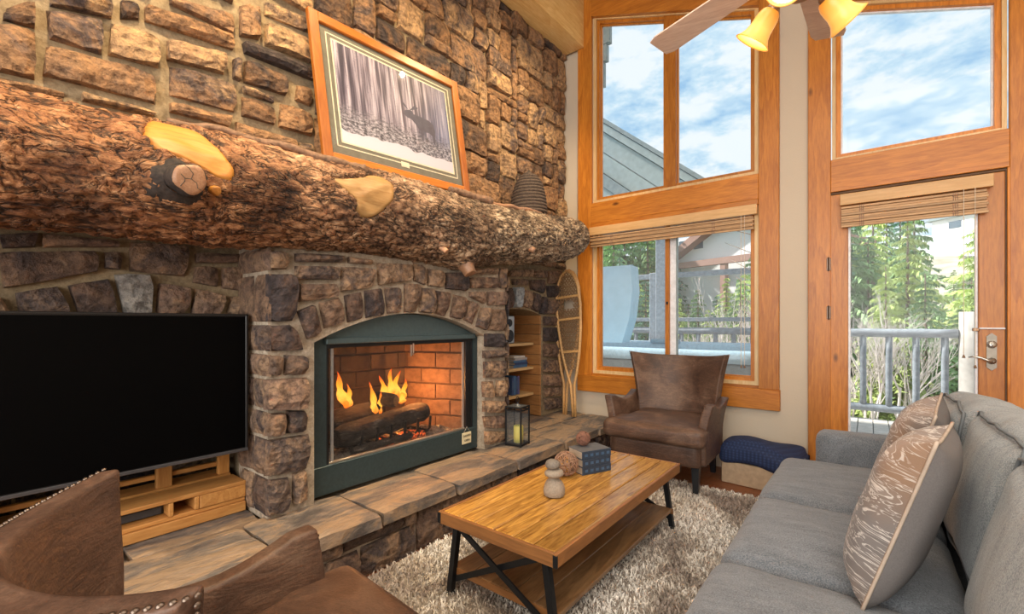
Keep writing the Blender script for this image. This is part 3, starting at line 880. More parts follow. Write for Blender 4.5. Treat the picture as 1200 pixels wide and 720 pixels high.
wl.box(-3.1, -2.90, -3.3, 4.03, 0, 1.60)
wall_left = struct(wl.build('wall_left', M['mortar']))
rs = random.Random(11)
hand_rects = [(min(p[0] for p in q), max(p[0] for p in q), min(p[1] for p in q), max(p[1] for p in q)) for q in UPPER]
k = 0
for q in UPPER:
    k += 1; stone('stone', inset(q), onwall(PX), .046 + rs.uniform(-.008, .014), M['stone'], wall_left, .014, k)
def blk(y, z):
    if y < 1.335 and z < 2.93:
        for (a, b, c, d) in hand_rects:
            if a - .035 < y < b + .035 and c - .03 < z < d + .03: return True
    vis = 1.2 + .709 * (1.508 + .786 * max(y, .05)) + .22
    if z > vis and y < 3.9: return True
    return False
for q in pack(-.55, 4.02, 1.98, 4.66, .082, .078, blk, rs):
    if q[0][0] < -.2 and q[0][1] > 2.9: continue
    k += 1; stone('stone', q, onwall(PX), .042 + rs.uniform(-.012, .018), M['stone'], wall_left, .015, k)
# lower wall round the television recess
for i, q in enumerate(TVARCH):
    k += 1; stone('keystone' if i == 11 else 'stone', inset(q), onwall(PX), .05 if i < 8 else .058, M['keystone'] if i == 11 else M['stone_low'], wall_left, .006 if i == 11 else .012, k)
for q in pack(-.55, .10, .3, 1.55, .09, .09, lambda y, z: False, rs):
    k += 1; stone('stone', q, onwall(PX), .045, M['stone_low'], wall_left, .012, k)
for q in pack(3.05, 4.02, 1.735, 1.95, .09, .075, lambda y, z: False, rs):
    k += 1; stone('stone', q, onwall(PX), .045, M['stone_low'], wall_left, .012, k)
for i, q in enumerate(NICHE):
    k += 1; key = (i == 4)
    stone('keystone' if key else 'stone', inset(q, .005), onwall(PX), .045, M['keystone_blue'] if key else M['stone_low'], wall_left, .005 if key else .012, k)
# back and sides of the television recess
for q in pack(.0, .95, .3, 1.22, .1, .1, lambda y, z: False, rs):
    k += 1; stone('recess_stone', q, onwall(-2.90), .02, M['stone_low'], wall_left, .012, k)

# fireplace breast
breast = thing('stone_fireplace', 'rough stone fireplace breast with an arched opening and pale keystone, under the log mantel', 'fireplace', (-2.3, 1.8, .30), world_parts=True)
bb = MB()
arch_block(bb, PX, PX1, .945, 2.665, .285, 1.575, [(1.165, 2.435, 1.10, .155)])
bb.build('mortar_core', M['mortar_pale'], breast)
rs = random.Random(5)
for i, q in enumerate(BREAST):
    k += 1; stone('keystone' if i == 19 else 'stone', inset(q, .005), onwall(PX1), .042 + rs.uniform(-.008, .012), M['stone_low'], breast, .013, k)
for q in COLUMN:
    k += 1; stone('stone', inset(q, .004), onwall(PX1), .05 + rs.uniform(-.006, .012), M['stone_low'], breast, .015, k)
zc_ = [.305, .49, .67, .795, .945, 1.06, 1.195, 1.43, 1.55]
for za, zb in zip(zc_[:-1], zc_[1:]):
    xs = [-2.47, -2.30, -2.125] if rs.random() < .5 else [-2.47, -2.125]
    for xa, xb in zip(xs[:-1], xs[1:]):
        k += 1; stone('stone', [(xa, zb - .008), (xb - .006, zb - .008), (xb - .006, za + .008), (xa, za + .008)], onside(.945), .02, M['stone_low'], breast, .010, k)
for za, zb in zip(zc_[:-1], zc_[1:]):
    k += 1; stone('stone', [(-2.47, zb - .008), (-2.13, zb - .008), (-2.13, za + .008), (-2.47, za + .008)], onside(2.665, 1), .02, M['stone_low'], breast, .010, k)

# hearth
hearth = thing('stone_hearth', 'long raised stone hearth paved with large slate slabs along the fireplace wall', 'hearth', (-2.2, 1.7, 0), world_parts=True)
hc = MB(); hc.box(-2.90, -1.875, -.9, 4.03, 0, .262); hc.build('mortar_core', M['mortar_pale'], hearth)
joints = [-.9, -.25, .30, .84, 1.31, 1.81, 2.36, 2.95, 3.50, 4.02]
rs = random.Random(3)
for a, b in zip(joints[:-1], joints[1:]):
    k += 1; j = lambda: rs.uniform(-.012, .012)
    stone('flagstone', [(a + .006, -1.805 + j()), (b - .006, -1.805 + j()), (b - .006, -2.205), (a + .006, -2.205)], ontop(.235), .062, M['slab'], hearth, .0035, k, 8, 0, .025)
for a, b in ((-.9, -.1), (-.1, .46), (.46, .94), (2.67, 3.18), (3.18, 3.62), (3.62, 4.02)):
    k += 1
    stone('flagstone', [(a + .006, -2.217), (b - .006, -2.217), (b - .006, -2.89), (a + .006, -2.89)], ontop(.235), .062, M['slab'], hearth, .0035, k, 7, 0, .02)
for q in pack(-.9, 4.02, .0, .232, .085, .077, lambda y, z: False, rs, 4, 3, .006):
    k += 1; stone('riser_stone', q, onwall(-1.875), .035 + rs.uniform(-.01, .01), M['stone_low'], hearth, .012, k, 3)

# alcove beside the window: cedar lining and shelves
alc = thing('alcove_shelves', 'cedar-lined alcove with three pale shelves set in the stone wall', 'shelf', (-2.7, 3.25, .30), world_parts=True)
zz = .300
while zz < 1.30:
    z2 = min(zz + .098, 1.33)
    bx('side_plank', -2.89, -2.492, 3.605, 3.628, zz, z2 - .004, M['cedar'], alc, .004)
    bx('back_plank', -2.888, -2.868, 2.87, 3.60, zz, z2 - .004, M['cedar_y'] if 'cedar_y' in M else M['cedar'], alc, .004)
    zz += .098
for zt in (1.004, .772, .522):
    bx('shelf_board', -2.865, -2.565, 2.88, 3.603, zt - .026, zt, M['shelfwood'], alc, .003)

# ================================================================== FIREPLACE INSERT
fi = thing('fireplace_insert', 'dark teal steel fireplace insert with arched hood and mesh screen, fire burning', 'fireplace', (-2.3, 1.82, .3), world_parts=True)
YA, YB = 1.172, 2.428
zarc = lambda y, zs=1.095, rise=.155: zs + rise * (1 - ((y - 1.80) / .63) ** 2)
# arched hood plate above the opening
n = 20; hv = []; hf = []
for x in (-2.275, -2.235):
    for i in range(n + 1):
        y = YA + (YB - YA) * i / n; hv += [(x, y, 1.085), (x, y, max(1.09, zarc(y)))]
m2 = 2 * (n + 1)
for i in range(n):
    a = 2 * i; hf += [(a, a + 1, a + 3, a + 2), (m2 + a, m2 + a + 2, m2 + a + 3, m2 + a + 1), (a + 1, m2 + a + 1, m2 + a + 3, a + 3)]
ob('hood', hv, hf, M['tealtop'], fi)
bx('hood_ledge', -2.275, -2.205, 1.255, 2.385, 1.085, 1.118, M['tealtop'], fi, .004)
def jamb_plate(y0, y1, nm):
    prism(nm, [(y0, .30), (y1, .30), (y1, max(1.09, zarc(y1))), (y0, max(1.04, zarc(y0) - .02))], 'x', -2.27, -2.232, M['teal'], fi)
jamb_plate(YA, 1.268, 'side_plate'); jamb_plate(2.385, YB, 'side_plate')
bx('bottom_plate', -2.27, -2.228, 1.175, 2.425, .298, .452, M['teal'], fi, .006)
bx('door_frame', -2.262, -2.236, 1.268, 1.284, .452, 1.085, M['blackmetal'], fi, .001); bx('door_frame', -2.262, -2.236, 2.368, 2.385, .452, 1.085, M['blackmetal'], fi, .001)
si = MB(); si.box(-2.250, -2.238, 1.298, 1.312, .462, 1.065); si.box(-2.250, -2.238, 2.285, 2.299, .462, 1.065); si.build('screen_rod', plain('dull_grey_rod', (.22, .21, .20), .6), fi)
bx('screen_track', -2.256, -2.232, 1.284, 2.30, .452, .464, M['silver'], fi, .002)
bx('top_track', -2.262, -2.236, 1.284, 2.37, 1.062, 1.085, M['blackmetal'], fi, .002)
bx('folded_glass_door', -2.262, -2.240, 2.318, 2.366, .455, 1.07, M['blackmetal'], fi, .002)
hk = MB(); hk.tube([(-2.236, 1.83, 1.06), (-2.236, 1.83, .99)], .005, 8); hk.tube([(-2.232, 1.845, 1.07), (-2.232, 1.845, 1.01), (-2.225, 1.835, 1.0)], .004, 8)
hk.build('damper_hook', M['silver'], fi)
ob('spark_screen', [(-2.246, 1.30, .464), (-2.246, 2.29, .464), (-2.246, 2.29, 1.065), (-2.246, 1.30, 1.065)], [(0, 1, 2, 3)], M['screen'], fi)
# firebox of refractory brick
FBX = -2.76
fb = MB(); fb.box(FBX - .12, -2.27, 1.2, 2.45, .36, .405); fb.build('firebox_floor', M['soot'], fi)
sh_ = MB()
yl, yr = 1.43, 2.21
sh_.add([(FBX - .02, yl, .4), (FBX - .02, yr, .4), (FBX - .02, yr, 1.25), (FBX - .02, yl, 1.25)], [(0, 1, 2, 3)])
sh_.add([(-2.27, 1.262, .4), (FBX - .02, yl, .4), (FBX - .02, yl, 1.25), (-2.27, 1.262, 1.25)], [(0, 1, 2, 3)])
sh_.add([(-2.27, 2.392, .4), (FBX - .02, yr, .4), (FBX - .02, yr, 1.25), (-2.27, 2.392, 1.25)], [(3, 2, 1, 0)])
sh_.add([(-2.27, 1.262, 1.12), (-2.27, 2.392, 1.12), (FBX - .02, yr, 1.20), (FBX - .02, yl, 1.20)], [(0, 1, 2, 3)])
sh_.build('firebox_shell', M['soot'], fi)
def brick_run(p0, p1, z0, rows, length, nm):
    p0, p1 = Vector(p0), Vector(p1); L = (p1 - p0).length; d = (p1 - p0) / L; nrm = Vector((-d.y, d.x)) 
    if nrm.dot(Vector((-2.3, 1.82)) - p0) < 0: nrm = -nrm
    for r_ in range(rows):
        s = -(length / 2) * (r_ % 2)
        while s < L - .01:
            a, b = max(s, 0), min(s + length, L)
            if b - a > .03:
                q0, q1 = p0 + d * (a + .004), p0 + d * (b - .004)
                z1 = z0 + r_ * .115
                vv = []
                for off, zz_ in ((0, 0), (.016, .004)):
                    for (q, zq) in ((q0, z1 + .004 + zz_), (q1, z1 + .004 + zz_), (q1, z1 + .111 - zz_), (q0, z1 + .111 - zz_)):
                        vv.append((q.x + nrm.x * off, q.y + nrm.y * off, zq))
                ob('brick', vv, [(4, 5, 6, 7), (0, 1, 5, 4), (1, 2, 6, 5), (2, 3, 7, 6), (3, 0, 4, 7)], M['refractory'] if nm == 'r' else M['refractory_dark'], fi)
            s += length
brick_run((FBX - .015, yl), (FBX - .015, yr), .405, 7, .235, 'back')
brick_run((-2.30, 1.272), (FBX - .01, yl), .405, 7, .235, 'l')
brick_run((-2.30, 2.380), (FBX - .01, yr), .405, 7, .235, 'r')
# ash bed
av = []; af = []; N = 44
for i in range(N + 1):
    for j in range(N // 2 + 1):
        y = 1.30 + 1.06 * i / N; x = -2.285 - .45 * j / (N // 2)
        t_ = (x + 2.285) / -.45; y = 1.83 + (y - 1.83) * (1 - .28 * t_)
        hgt = .408 + .03 * max(0, noise.noise(Vector((x * 14, y * 14, 1)))) + .035 * math.exp(-((x + 2.5) ** 2) / .02) + .012 * noise.noise(Vector((x * 60, y * 60, 1)))
        av.append((x, y, hgt))
for i in range(N):
    for j in range(N // 2):
        a = i * (N // 2 + 1) + j; af.append((a, a + 1, a + N // 2 + 2, a + N // 2 + 1))
ashb = ob('ash_bed', av, af, M['ash'], None); tag(ashb, 'grey ash and cinders covering the firebox floor under the grate', 'ash', kind='stuff')
# grate
gt = thing('fire_grate', 'black iron grate holding the burning logs', 'grate', (-2.5, 1.82, .43), world_parts=True)
for i in range(6):
    y = 1.56 + i * .105
    mb = MB(); mb.tube([(-2.66, y, .50), (-2.64, y, .465), (-2.38, y, .46), (-2.355, y, .485), (-2.345, y, .565)], .009, 8); mb.build('grate_bar', M['blackmetal'], gt)
mb = MB(); mb.tube([(-2.42, 1.52, .45), (-2.42, 2.13, .45)], .009, 8); mb.tube([(-2.60, 1.52, .45), (-2.60, 2.13, .45)], .009, 8)
for y in (1.55, 2.10):
    for x in (-2.42, -2.60): mb.tube([(x, y, .45), (x, y, .405)], .009, 8)
mb.build('grate_frame', M['blackmetal'], gt)
def fire_log(lbl, a, b, r, seed):
    a, b = Vector(a), Vector(b); n_ = 18; k_ = 16; d = (b - a).normalized(); s = d.orthogonal().normalized(); u = d.cross(s)
    c = (a + b) / 2; v = []; f = []
    for i in range(n_ + 1):
        p = a.lerp(b, i / n_)
        rr_ = r * (1 - .25 * (abs(i / n_ - .5) * 2) ** 8)
        for q in range(k_):
            an = 2 * math.pi * q / k_
            dv = s * math.cos(an) + u * math.sin(an)
            w_ = rr_ * (1 + .16 * noise.noise(p * 9 + dv * 1.2 + Vector((seed, 0, 0))) + .08 * noise.noise(Vector((p.dot(d) * 8, an * 5, seed))))
            v.append(p + dv * w_ - c)
    for i in range(n_):
        for q in range(k_): f.append((i * k_ + q, i * k_ + (q + 1) % k_, (i + 1) * k_ + (q + 1) % k_, (i + 1) * k_ + q))
    f += [tuple(reversed(range(k_))), tuple(n_ * k_ + q for q in range(k_))]
    o = ob('firewood_log', v, f, M['charlog']); o.location = c
    return tag(o, lbl, 'log', 'logs on the grate')
fire_log('long charred log lying across the front of the grate', (-2.40, 1.42, .535), (-2.44, 2.12, .585), .068, 1)
fire_log('charred log lying behind the long front log, at the left', (-2.56, 1.40, .60), (-2.54, 1.80, .63), .062, 2)
fire_log('short charred log end propped on top of the front log, between the flames', (-2.60, 1.80, .70), (-2.42, 1.86, .69), .045, 3)
fire_log('small burnt stick lying low in front of the grate', (-2.36, 1.50, .455), (-2.38, 1.95, .455), .024, 4)
fire = thing('fire', 'orange flames rising from the logs in the fireplace', 'fire', (-2.5, 1.8, .55), world_parts=True)
def flame_mesh(x, y, z, h, w, lean, seed):
    prof = [(0, .25), (.08, .75), (.2, 1.0), (.38, .85), (.55, .6), (.72, .4), (.87, .2), (1, .0)]
    v = []; f = []; K = 12; S = 20
    for i in range(S + 1):
        t = i / S
        r_ = np.interp(t, [p[0] for p in prof], [p[1] for p in prof]) * w
        cy = y + lean * t * t * h + .22 * w * math.sin(t * 7 + seed); cx = x + .3 * w * math.sin(t * 6 + seed * 2)
        for q in range(K):
            a = 2 * math.pi * q / K
            v.append((cx + .45 * r_ * math.cos(a), cy + r_ * math.sin(a) * (1 + .3 * math.sin(t * 15 + seed + q)), z + h * t))
    for i in range(S):
        for q in range(K): f.append((i * K + q, i * K + (q + 1) % K, (i + 1) * K + (q + 1) % K, (i + 1) * K + q))
    ob('flame', v, f, M['flame'], fire, True)
for a in [(-2.56, 1.575, .665, .24, .036, -.28, 1), (-2.555, 1.605, .66, .16, .026, -.1, 2.2),
          (-2.50, 1.745, .585, .24, .030, -.12, 3), (-2.50, 1.785, .60, .15, .028, .1, 4.4),
          (-2.56, 1.87, .66, .19, .036, -.2, 5), (-2.56, 1.92, .68, .21, .034, .05, 6.1), (-2.56, 1.965, .67, .20, .034, .12, 7), (-2.54, 2.01, .66, .15, .032, .1, 8.2), (-2.53, 1.99, .64, .10, .034, 0, 9)]:
    flame_mesh(*a)
emb = MB()
for i in range(26):
    rs2 = random.Random(i); x, y = -2.42 + rs2.uniform(-.07, .05), 1.90 + rs2.uniform(-.16, .16)
    emb.box(x - .012, x + .014, y - .016, y + .014, .43, .455 + rs2.uniform(0, .014), .004)
tag(emb.build('embers', M['ember']), 'red glowing embers under the grate', 'embers', kind='stuff')
for (x, y, z, e_) in ((-2.46, 2.04, .74, 6.5), (-2.46, 1.62, .76, 2.2), (-2.44, 1.9, .47, .8)):
    light('fire_light', 'POINT', (x, y, z), (0, 0, 0), e_, (1.0, .36, .09), shadow_soft_size=0.0)
# damper sign
sg = thing('hanging_sign', 'small cream DAMPER OPEN sign hanging at the lower right of the fireplace', 'sign', (-2.222, 2.31, .36), world_parts=True)
v_, f_ = boxvf(-2.226, -2.220, 2.265, 2.355, .350, .428, .002); ob('sign_board', v_, f_, M['cream'], sg)
mb = MB(); mb.tube([(-2.223, 2.28, .426), (-2.223, 2.312, .468), (-2.223, 2.344, .426)], .0018, 6); mb.build('hanging_wire', M['silver'], sg)
def text_on(txt, name, size, Mx, mat, parent, depth=.001):
    cu = bpy.data.curves.new(name, 'FONT'); cu.body = txt; cu.size = size; cu.align_x = 'CENTER'; cu.align_y = 'CENTER'; cu.extrude = depth
    tmp = bpy.data.objects.new('tmp', cu); col.objects.link(tmp)
    dg = bpy.context.evaluated_depsgraph_get(); me = bpy.data.meshes.new_from_object(tmp.evaluated_get(dg))
    bpy.data.objects.remove(tmp); me.transform(Mx); me.materials.clear(); me.materials.append(mat)
    return link(bpy.data.objects.new(name, me), parent)
TX = Matrix(((0, 0, 1, 0), (1, 0, 0, 0), (0, 1, 0, 0), (0, 0, 0, 1)))     # text x -> room y, text y -> room z
text_on('DAMPER', 'lettering', .021, Matrix.Translation((-2.2188, 2.31, .405)) @ TX, M['ink'], sg, .0005)
text_on('OPEN', 'lettering', .021, Matrix.Translation((-2.2188, 2.31, .373)) @ TX, M['ink'], sg, .0005)

# ================================================================== LOG MANTEL
LY = [-1.1, -.5, .13, .33, .51, .75, 1.0, 1.3, 1.53, 1.79, 2.11, 2.46, 2.84, 3.2, 3.51, 3.75]
LZ = [1.67, 1.69, 1.719, 1.733, 1.746, 1.752, 1.771, 1.79, 1.805, 1.804, 1.789, 1.83, 1.868, 1.904, 1.954, 1.985]
LR = [.225, .225, .222, .217, .229, .236, .231, .224, .236, .241, .244, .216, .216, .208, .195, .165]
LX = -2.15
BUMPS = [(.537, -10, .13, .045), (2.10, -60, .10, .03), (1.84, -42, .06, .015), (1.36, 30, .14, .015), (2.72, -34, .05, .012), (-.1, 10, .2, .03), (2.45, -20, .25, .012)]
PEEL1 = [(.485, 64), (.57, 68), (.64, 50), (.69, 28), (.722, 10), (.705, -1), (.66, -2), (.61, 3), (.54, 9), (.470, 15), (.445, 34)]
PEEL2 = [(1.13, 25), (1.21, 29), (1.30, 35), (1.38, 44), (1.45, 44), (1.49, 33), (1.47, 10), (1.41, -8), (1.34, -20), (1.28, -21), (1.255, -12), (1.25, 0), (1.20, 10)]
def in_poly(y, d, P):
    ins = False
    for i in range(len(P)):
        (a, b_), (c_, e_) = P[i - 1], P[i]
        if (b_ > d) != (e_ > d) and y < (c_ - a) * (d - b_) / (e_ - b_) + a: ins = not ins
    return ins
def log_pt(y, th, off=0.0, rough=1.0):
    zc, r = float(np.interp(y, LY, LZ)), float(np.interp(y, LY, LR))
    y2 = 3.75
    if y > 3.55: r *= math.sqrt(max(.0, 1 - ((y - 3.55) / .21) ** 2 * .55))
    ct, st = math.cos(th), math.sin(th)
    for (by, bt, bs, bh) in BUMPS:
        da = (th - R(bt) + math.pi) % (2 * math.pi) - math.pi
        r += bh * math.exp(-((y - by) ** 2 + (da * r) ** 2) / (bs * bs) * 1.4)
    P = Vector((ct * 2.2, y * 3.0, st * 2.2))
    nz = noise.noise(P * 1.1) * .010
    Q = Vector((ct * 3.4, y * 7.0, st * 3.4)) + Vector((noise.noise(P * 3), noise.noise(P * 3 + Vector((9, 0, 0))), 0)) * .7
    d1 = noise.voronoi(Q * 2.3)[0]
    crack = min(1, max(0, (d1[1] - d1[0]) * 2.2))
    fine = noise.noise(Vector((ct * 22, y * 55, st * 22)))
    r += nz + rough * (.014 * (crack - .75) + .0045 * fine) + off
    if rough == 1.0 and off == 0.0:
        dg_ = math.degrees((th + math.pi) % (2 * math.pi) - math.pi) + 3 * noise.noise(Vector((y * 30, th * 8, 0))); yj = y + .010 * noise.noise(Vector((y * 25, th * 9, 5)))
        if in_poly(yj, dg_, PEEL1) or in_poly(yj, dg_, PEEL2): r -= .036
    x = LX + r * ct * (1.28 if ct < 0 else 1.0); z = zc + r * st
    flat = zc + .90 * float(np.interp(y, LY, LR))
    if x < LX + .09 and z > flat and off == 0: z = flat + (z - flat) * .06
    return Vector((x, y, z)), crack
mantel = thing('log_mantel', 'massive bark-covered tree trunk mantel with knots and peeled golden patches', 'mantel', (-2.15, 1.5, 1.5), world_parts=True)
NL, NT_ = 620, 150
vv = []; ff = []; cr = []
for i in range(NL + 1):
    y = -1.1 + 4.85 * i / NL
    for j in range(NT_):
        p, c_ = log_pt(y, 2 * math.pi * j / NT_); vv.append(p); cr.append(c_)
for i in range(NL):
    for j in range(NT_): ff.append((i * NT_ + (j + 1) % NT_, i * NT_ + j, (i + 1) * NT_ + j, (i + 1) * NT_ + (j + 1) % NT_))
def bark():
    m = NT('tree_bark')
    at = m.n('ShaderNodeAttribute', attribute_name='crack').outputs['Fac']
    v = m.coord((1, .45, 1)); n1 = m.noise(v, 26, 6, .75, .6); n0 = m.noise(m.coord(), 2.6, 4, .6); n2 = m.noise(m.coord((1, .6, 1)), 75, 4, .7)
    y_ = m.n('ShaderNodeSeparateXYZ', {0: m.coord()}).outputs[1]
    warm = m.ramp(n1, [(.30, (.05, .022, .012)), (.44, (.27, .105, .04)), (.56, (.46, .21, .085)), (.72, (.72, .44, .24))])
    pale = m.ramp(n1, [(.30, (.07, .045, .03)), (.46, (.30, .20, .125)), (.58, (.58, .44, .30)), (.72, (.86, .74, .56))])
    c = m.mix(warm, pale, m.ramp(m.math('ADD', m.math('MULTIPLY', y_, .28), m.math('MULTIPLY', n0, .5)), [(.42, 0), (.95, 1)]))
    c = m.mix(c, (.025, .013, .008, 1), m.ramp(at, [(.03, .9), (.30, 0)]))
    nl = m.noise(m.coord((1, .30, 1)), 9, 4, .6, 1.6); ln = m.math('ABSOLUTE', m.math('SUBTRACT', nl, .5))
    c = m.mix(c, (.022, .012, .008, 1), m.ramp(ln, [(.002, .85), (.019, 0)]))
    c = m.mix(c, m.ramp(n0, [(.38, (.30, .26, .24)), (.50, (1.15, 1.15, 1.15))]), .8, 'MULTIPLY')
    m.set(Base_Color=c, Roughness=.72, Normal=m.bump(m.math('ADD', m.math('ADD', n1, m.math('MULTIPLY', m.math('MINIMUM', ln, .05), 14.0)), m.math('MULTIPLY', n2, .6)), 1.0, .020)); return m.m
M['bark'] = bark()
lg = ob('bark', vv, ff, M['bark'], mantel, True)
ca = lg.data.attributes.new('crack', 'FLOAT', 'POINT'); ca.data.foreach_set('value', cr)
# hewn end
ev = []; ef = []; rings = 8; yb = 3.75
for k_ in range(rings + 1):
    for j in range(NT_):
        p, _ = log_pt(yb, 2 * math.pi * j / NT_); c0 = Vector((LX - .02, yb + .022, float(np.interp(yb, LY, LZ))))
        t = k_ / rings; q = p.lerp(c0, t); q.y = yb + .03 * math.sin(t * math.pi / 2) + (.004 * noise.noise(q * 30)); ev.append(q)
for k_ in range(rings):
    for j in range(NT_): ef.append((k_ * NT_ + (j + 1) % NT_, k_ * NT_ + j, (k_ + 1) * NT_ + j, (k_ + 1) * NT_ + (j + 1) % NT_))
M['charbark'] = plain('dark_knot_bark', (.03, .02, .015), .85, 0, .5, 60, 1.0)
M['limbbark'] = plain('brown_limb_bark', (.20, .115, .07), .8, 0, .5, 40, 1.0)
M['heartwood'] = wood('peeled_heartwood', (.36, .19, .06), (.58, .37, .16), 'y', 1.4, .42, False)
M['goldwood'] = wood('peeled_golden_wood', (.42, .16, .025), (.62, .29, .055), 'y', 1.4, .5, False)
M['endgrain'] = wood('knot_end_grain', (.30, .15, .08), (.52, .30, .18), 'x', 2.2, .5, False)
tag(ob('hewn_end', ev, ef, M['endgrain'], mantel, True), 'rounded sawn end of the trunk')
def peel(outline, mat, lbl):
    """a peeled patch: outline in (y, degrees) on the trunk surface"""
    pts = [Vector((a, R(b))) for a, b in outline]; c = sum(pts, Vector((0, 0))) / len(pts)
    dense = []
    for i in range(len(pts)):
        p0, p1, p2, p3 = pts[i - 1], pts[i], pts[(i + 1) % len(pts)], pts[(i + 2) % len(pts)]
        for t in (0, .25, .5, .75):
            dense.append(.5 * ((2 * p1) + (p2 - p0) * t + (2 * p0 - 5 * p1 + 4 * p2 - p3) * t * t + (-p0 + 3 * p1 - 3 * p2 + p3) * t ** 3))
    v = []; f = []; Rn = 9; m = len(dense)
    for k_ in range(Rn + 1):
        t = k_ / Rn
        for d in dense:
            q = c.lerp(d, t * 1.06); o_ = -.014 + .008 * noise.noise(Vector((q.x * 14, q.y * 5, 0))) - (.018 if k_ == Rn else 0)
            p, _ = log_pt(q.x, q.y, o_, 0.0); v.append(p)
    for k_ in range(Rn):
        for i in range(m): f.append((k_ * m + i, k_ * m + (i + 1) % m, (k_ + 1) * m + (i + 1) % m, (k_ + 1) * m + i))
    o = ob('peeled_patch', v, f, mat, mantel, True); o['label'] = lbl
peel(PEEL1, M['goldwood'], 'golden peeled wood above the large knot')
peel(PEEL2, M['heartwood'], 'pale glossy peeled wood with a hollow')
def stub(y, deg, r, L, lean, mat, lbl, tilt=0, flare=1.35):
    p, _ = log_pt(y, R(deg), -.03, 0); d = Vector((math.cos(R(deg)), lean, math.sin(R(deg)) + tilt)).normalized()
    s = d.orthogonal().normalized(); u = d.cross(s); v = []; f = []; K = 22
    rows = [(0, flare), (.35, min(flare, 1.12)), (.7, 1.02), (.93, 1.0), (1.0, .9), (1.0, .6), (1.02, .3), (1.03, .02)]
    for t, q in rows:
        for j in range(K):
            a = 2 * math.pi * j / K; w = r * q * (1 + .07 * math.sin(3 * a + 1) + .04 * math.sin(5 * a))
            v.append(p + d * (L * t) + (s * math.cos(a) + u * math.sin(a)) * w)
    for i in range(len(rows) - 1):
        for j in range(K): f.append((i * K + j, i * K + (j + 1) % K, (i + 1) * K + (j + 1) % K, (i + 1) * K + j))
    o = ob('branch_stub', v, f, mat, mantel, True); o['label'] = lbl
    return p + d * L
kp = stub(.537, -10, .053, .100, .02, M['charbark'], 'dark bark side of the large knot', 0, 1.0)
kd = Vector((math.cos(R(-10)), .02, math.sin(R(-10)))).normalized(); ks = kd.orthogonal().normalized(); ku = kd.cross(ks)
kv = []; kf = []
for i_, q_ in enumerate((1.0, .97, .75, .5, .25, .02)):
    for j_ in range(30):
        a_ = 2 * math.pi * j_ / 30; w_ = .050 * q_ * (1 + .06 * math.sin(3 * a_ + 1) + .04 * math.sin(5 * a_))
        kv.append(kp + kd * ((-.004, .004, .007, .008, .008, .008)[i_]) + (ks * math.cos(a_) + ku * math.sin(a_)) * w_)
for i_ in range(5):
    for j_ in range(30): kf.append((i_ * 30 + j_, i_ * 30 + (j_ + 1) % 30, (i_ + 1) * 30 + (j_ + 1) % 30, (i_ + 1) * 30 + j_))
ob('knot_face', kv, kf, M['endgrain'], mantel, True)['label'] = 'large sawn knot face, tan and cracked'
ckm = MB()
for pts in ([(.0, .0), (-.3, .25), (-.45, .1), (-.9, .0)], [(.0, .0), (.35, .2), (.4, .6), (.3, .95)], [(.0, 0), (.1, -.4), (-.1, -.7), (0, -.95)], [(-.3, .25), (-.3, .6)]):
    ckm.tube([kp + kd * .0085 + (ks * p_[0] + ku * p_[1]) * .047 for p_ in pts], .0011, 4)
ckm.build('knot_crack', M['ink'], mantel)
stub(.640, -14, .017, .05, .1, M['goldwood'], 'small pale knot beside the large one')
stub(2.11, -62, .040, .075, .1, M['endgrain'], 'sawn branch stub under the trunk')
stub(1.83, -42, .016, .06, .3, M['endgrain'], 'small broken stub')
stub(2.72, -32, .022, .05, .4, M['endgrain'], 'small dark stub near the right end')
# dark hollow ring round the large knot
hv = []; hf = []
for i in range(5):
    for j in range(28):
        a = 2 * math.pi * j / 28; rr_ = .048 + i * .010 * (1 + .7 * math.sin(a * 1 + 2.4) + .25 * math.sin(a * 5))
        p, _ = log_pt(.537 - .012 * i * .6 + rr_ * math.cos(a) * 1.15, R(-10) + rr_ * math.sin(a) / .25, .014 - .0055 * i, .8); hv.append(p)
for i in range(4):
    for j in range(28): hf.append((i * 28 + j, i * 28 + (j + 1) % 28, (i + 1) * 28 + (j + 1) % 28, (i + 1) * 28 + j))
ob('knot_collar', hv, hf, M['charbark'], mantel, True)['label'] = 'dark bark collar around the large knot'
# rim of bark along the flattened top and lying limbs
def limb(pts, r0, r1, mat, nm='limb', lbl=None):
    n_ = 40; P = [Vector(p) for p in pts]; q = []
    for i in range(n_ + 1):
        t = i / n_ * (len(P) - 1); k_ = min(int(t), len(P) - 2); b = P[k_].lerp(P[k_ + 1], t - k_)
        q.append(b + Vector((noise.noise(b * 8), 0, noise.noise(b * 8 + Vector((5, 0, 0))))) * .02)
    rr_ = [(r0 + (r1 - r0) * i / n_) * (1 + .25 * noise.noise(Vector((i * .5, 1, 0)))) for i in range(n_ + 1)]
    v, f = tubevf(q, rr_, 10); o = ob(nm, v, f, mat, mantel, True)
    if lbl: o['label'] = lbl
def top(y, dx=.10, dz=.0):
    zc, r = float(np.interp(y, LY, LZ)), float(np.interp(y, LY, LR)); x = LX + dx
    return (x, y, zc + math.sqrt(max(.01, r * r - dx * dx)) + dz)
limb([top(.55, .05), top(.8, .06), top(1.0, .09), top(1.2, .11), top(1.36, .13)], .015, .024, M['limbbark'], 'bark_ridge', 'dark rope-like ridge of bark along the top edge')
limb([top(2.0, .07), top(2.2, .09, .01), top(2.36, .12, .02)], .024, .028, M['limbbark'], 'limb')
limb([top(2.36, .10, .012), top(2.7, .10, .0), top(3.05, .08, -.01)], .018, .014, M['trunkbark'] if 'trunkbark' in M else M['endgrain'], 'limb', 'slender barkless limb lying along the top')

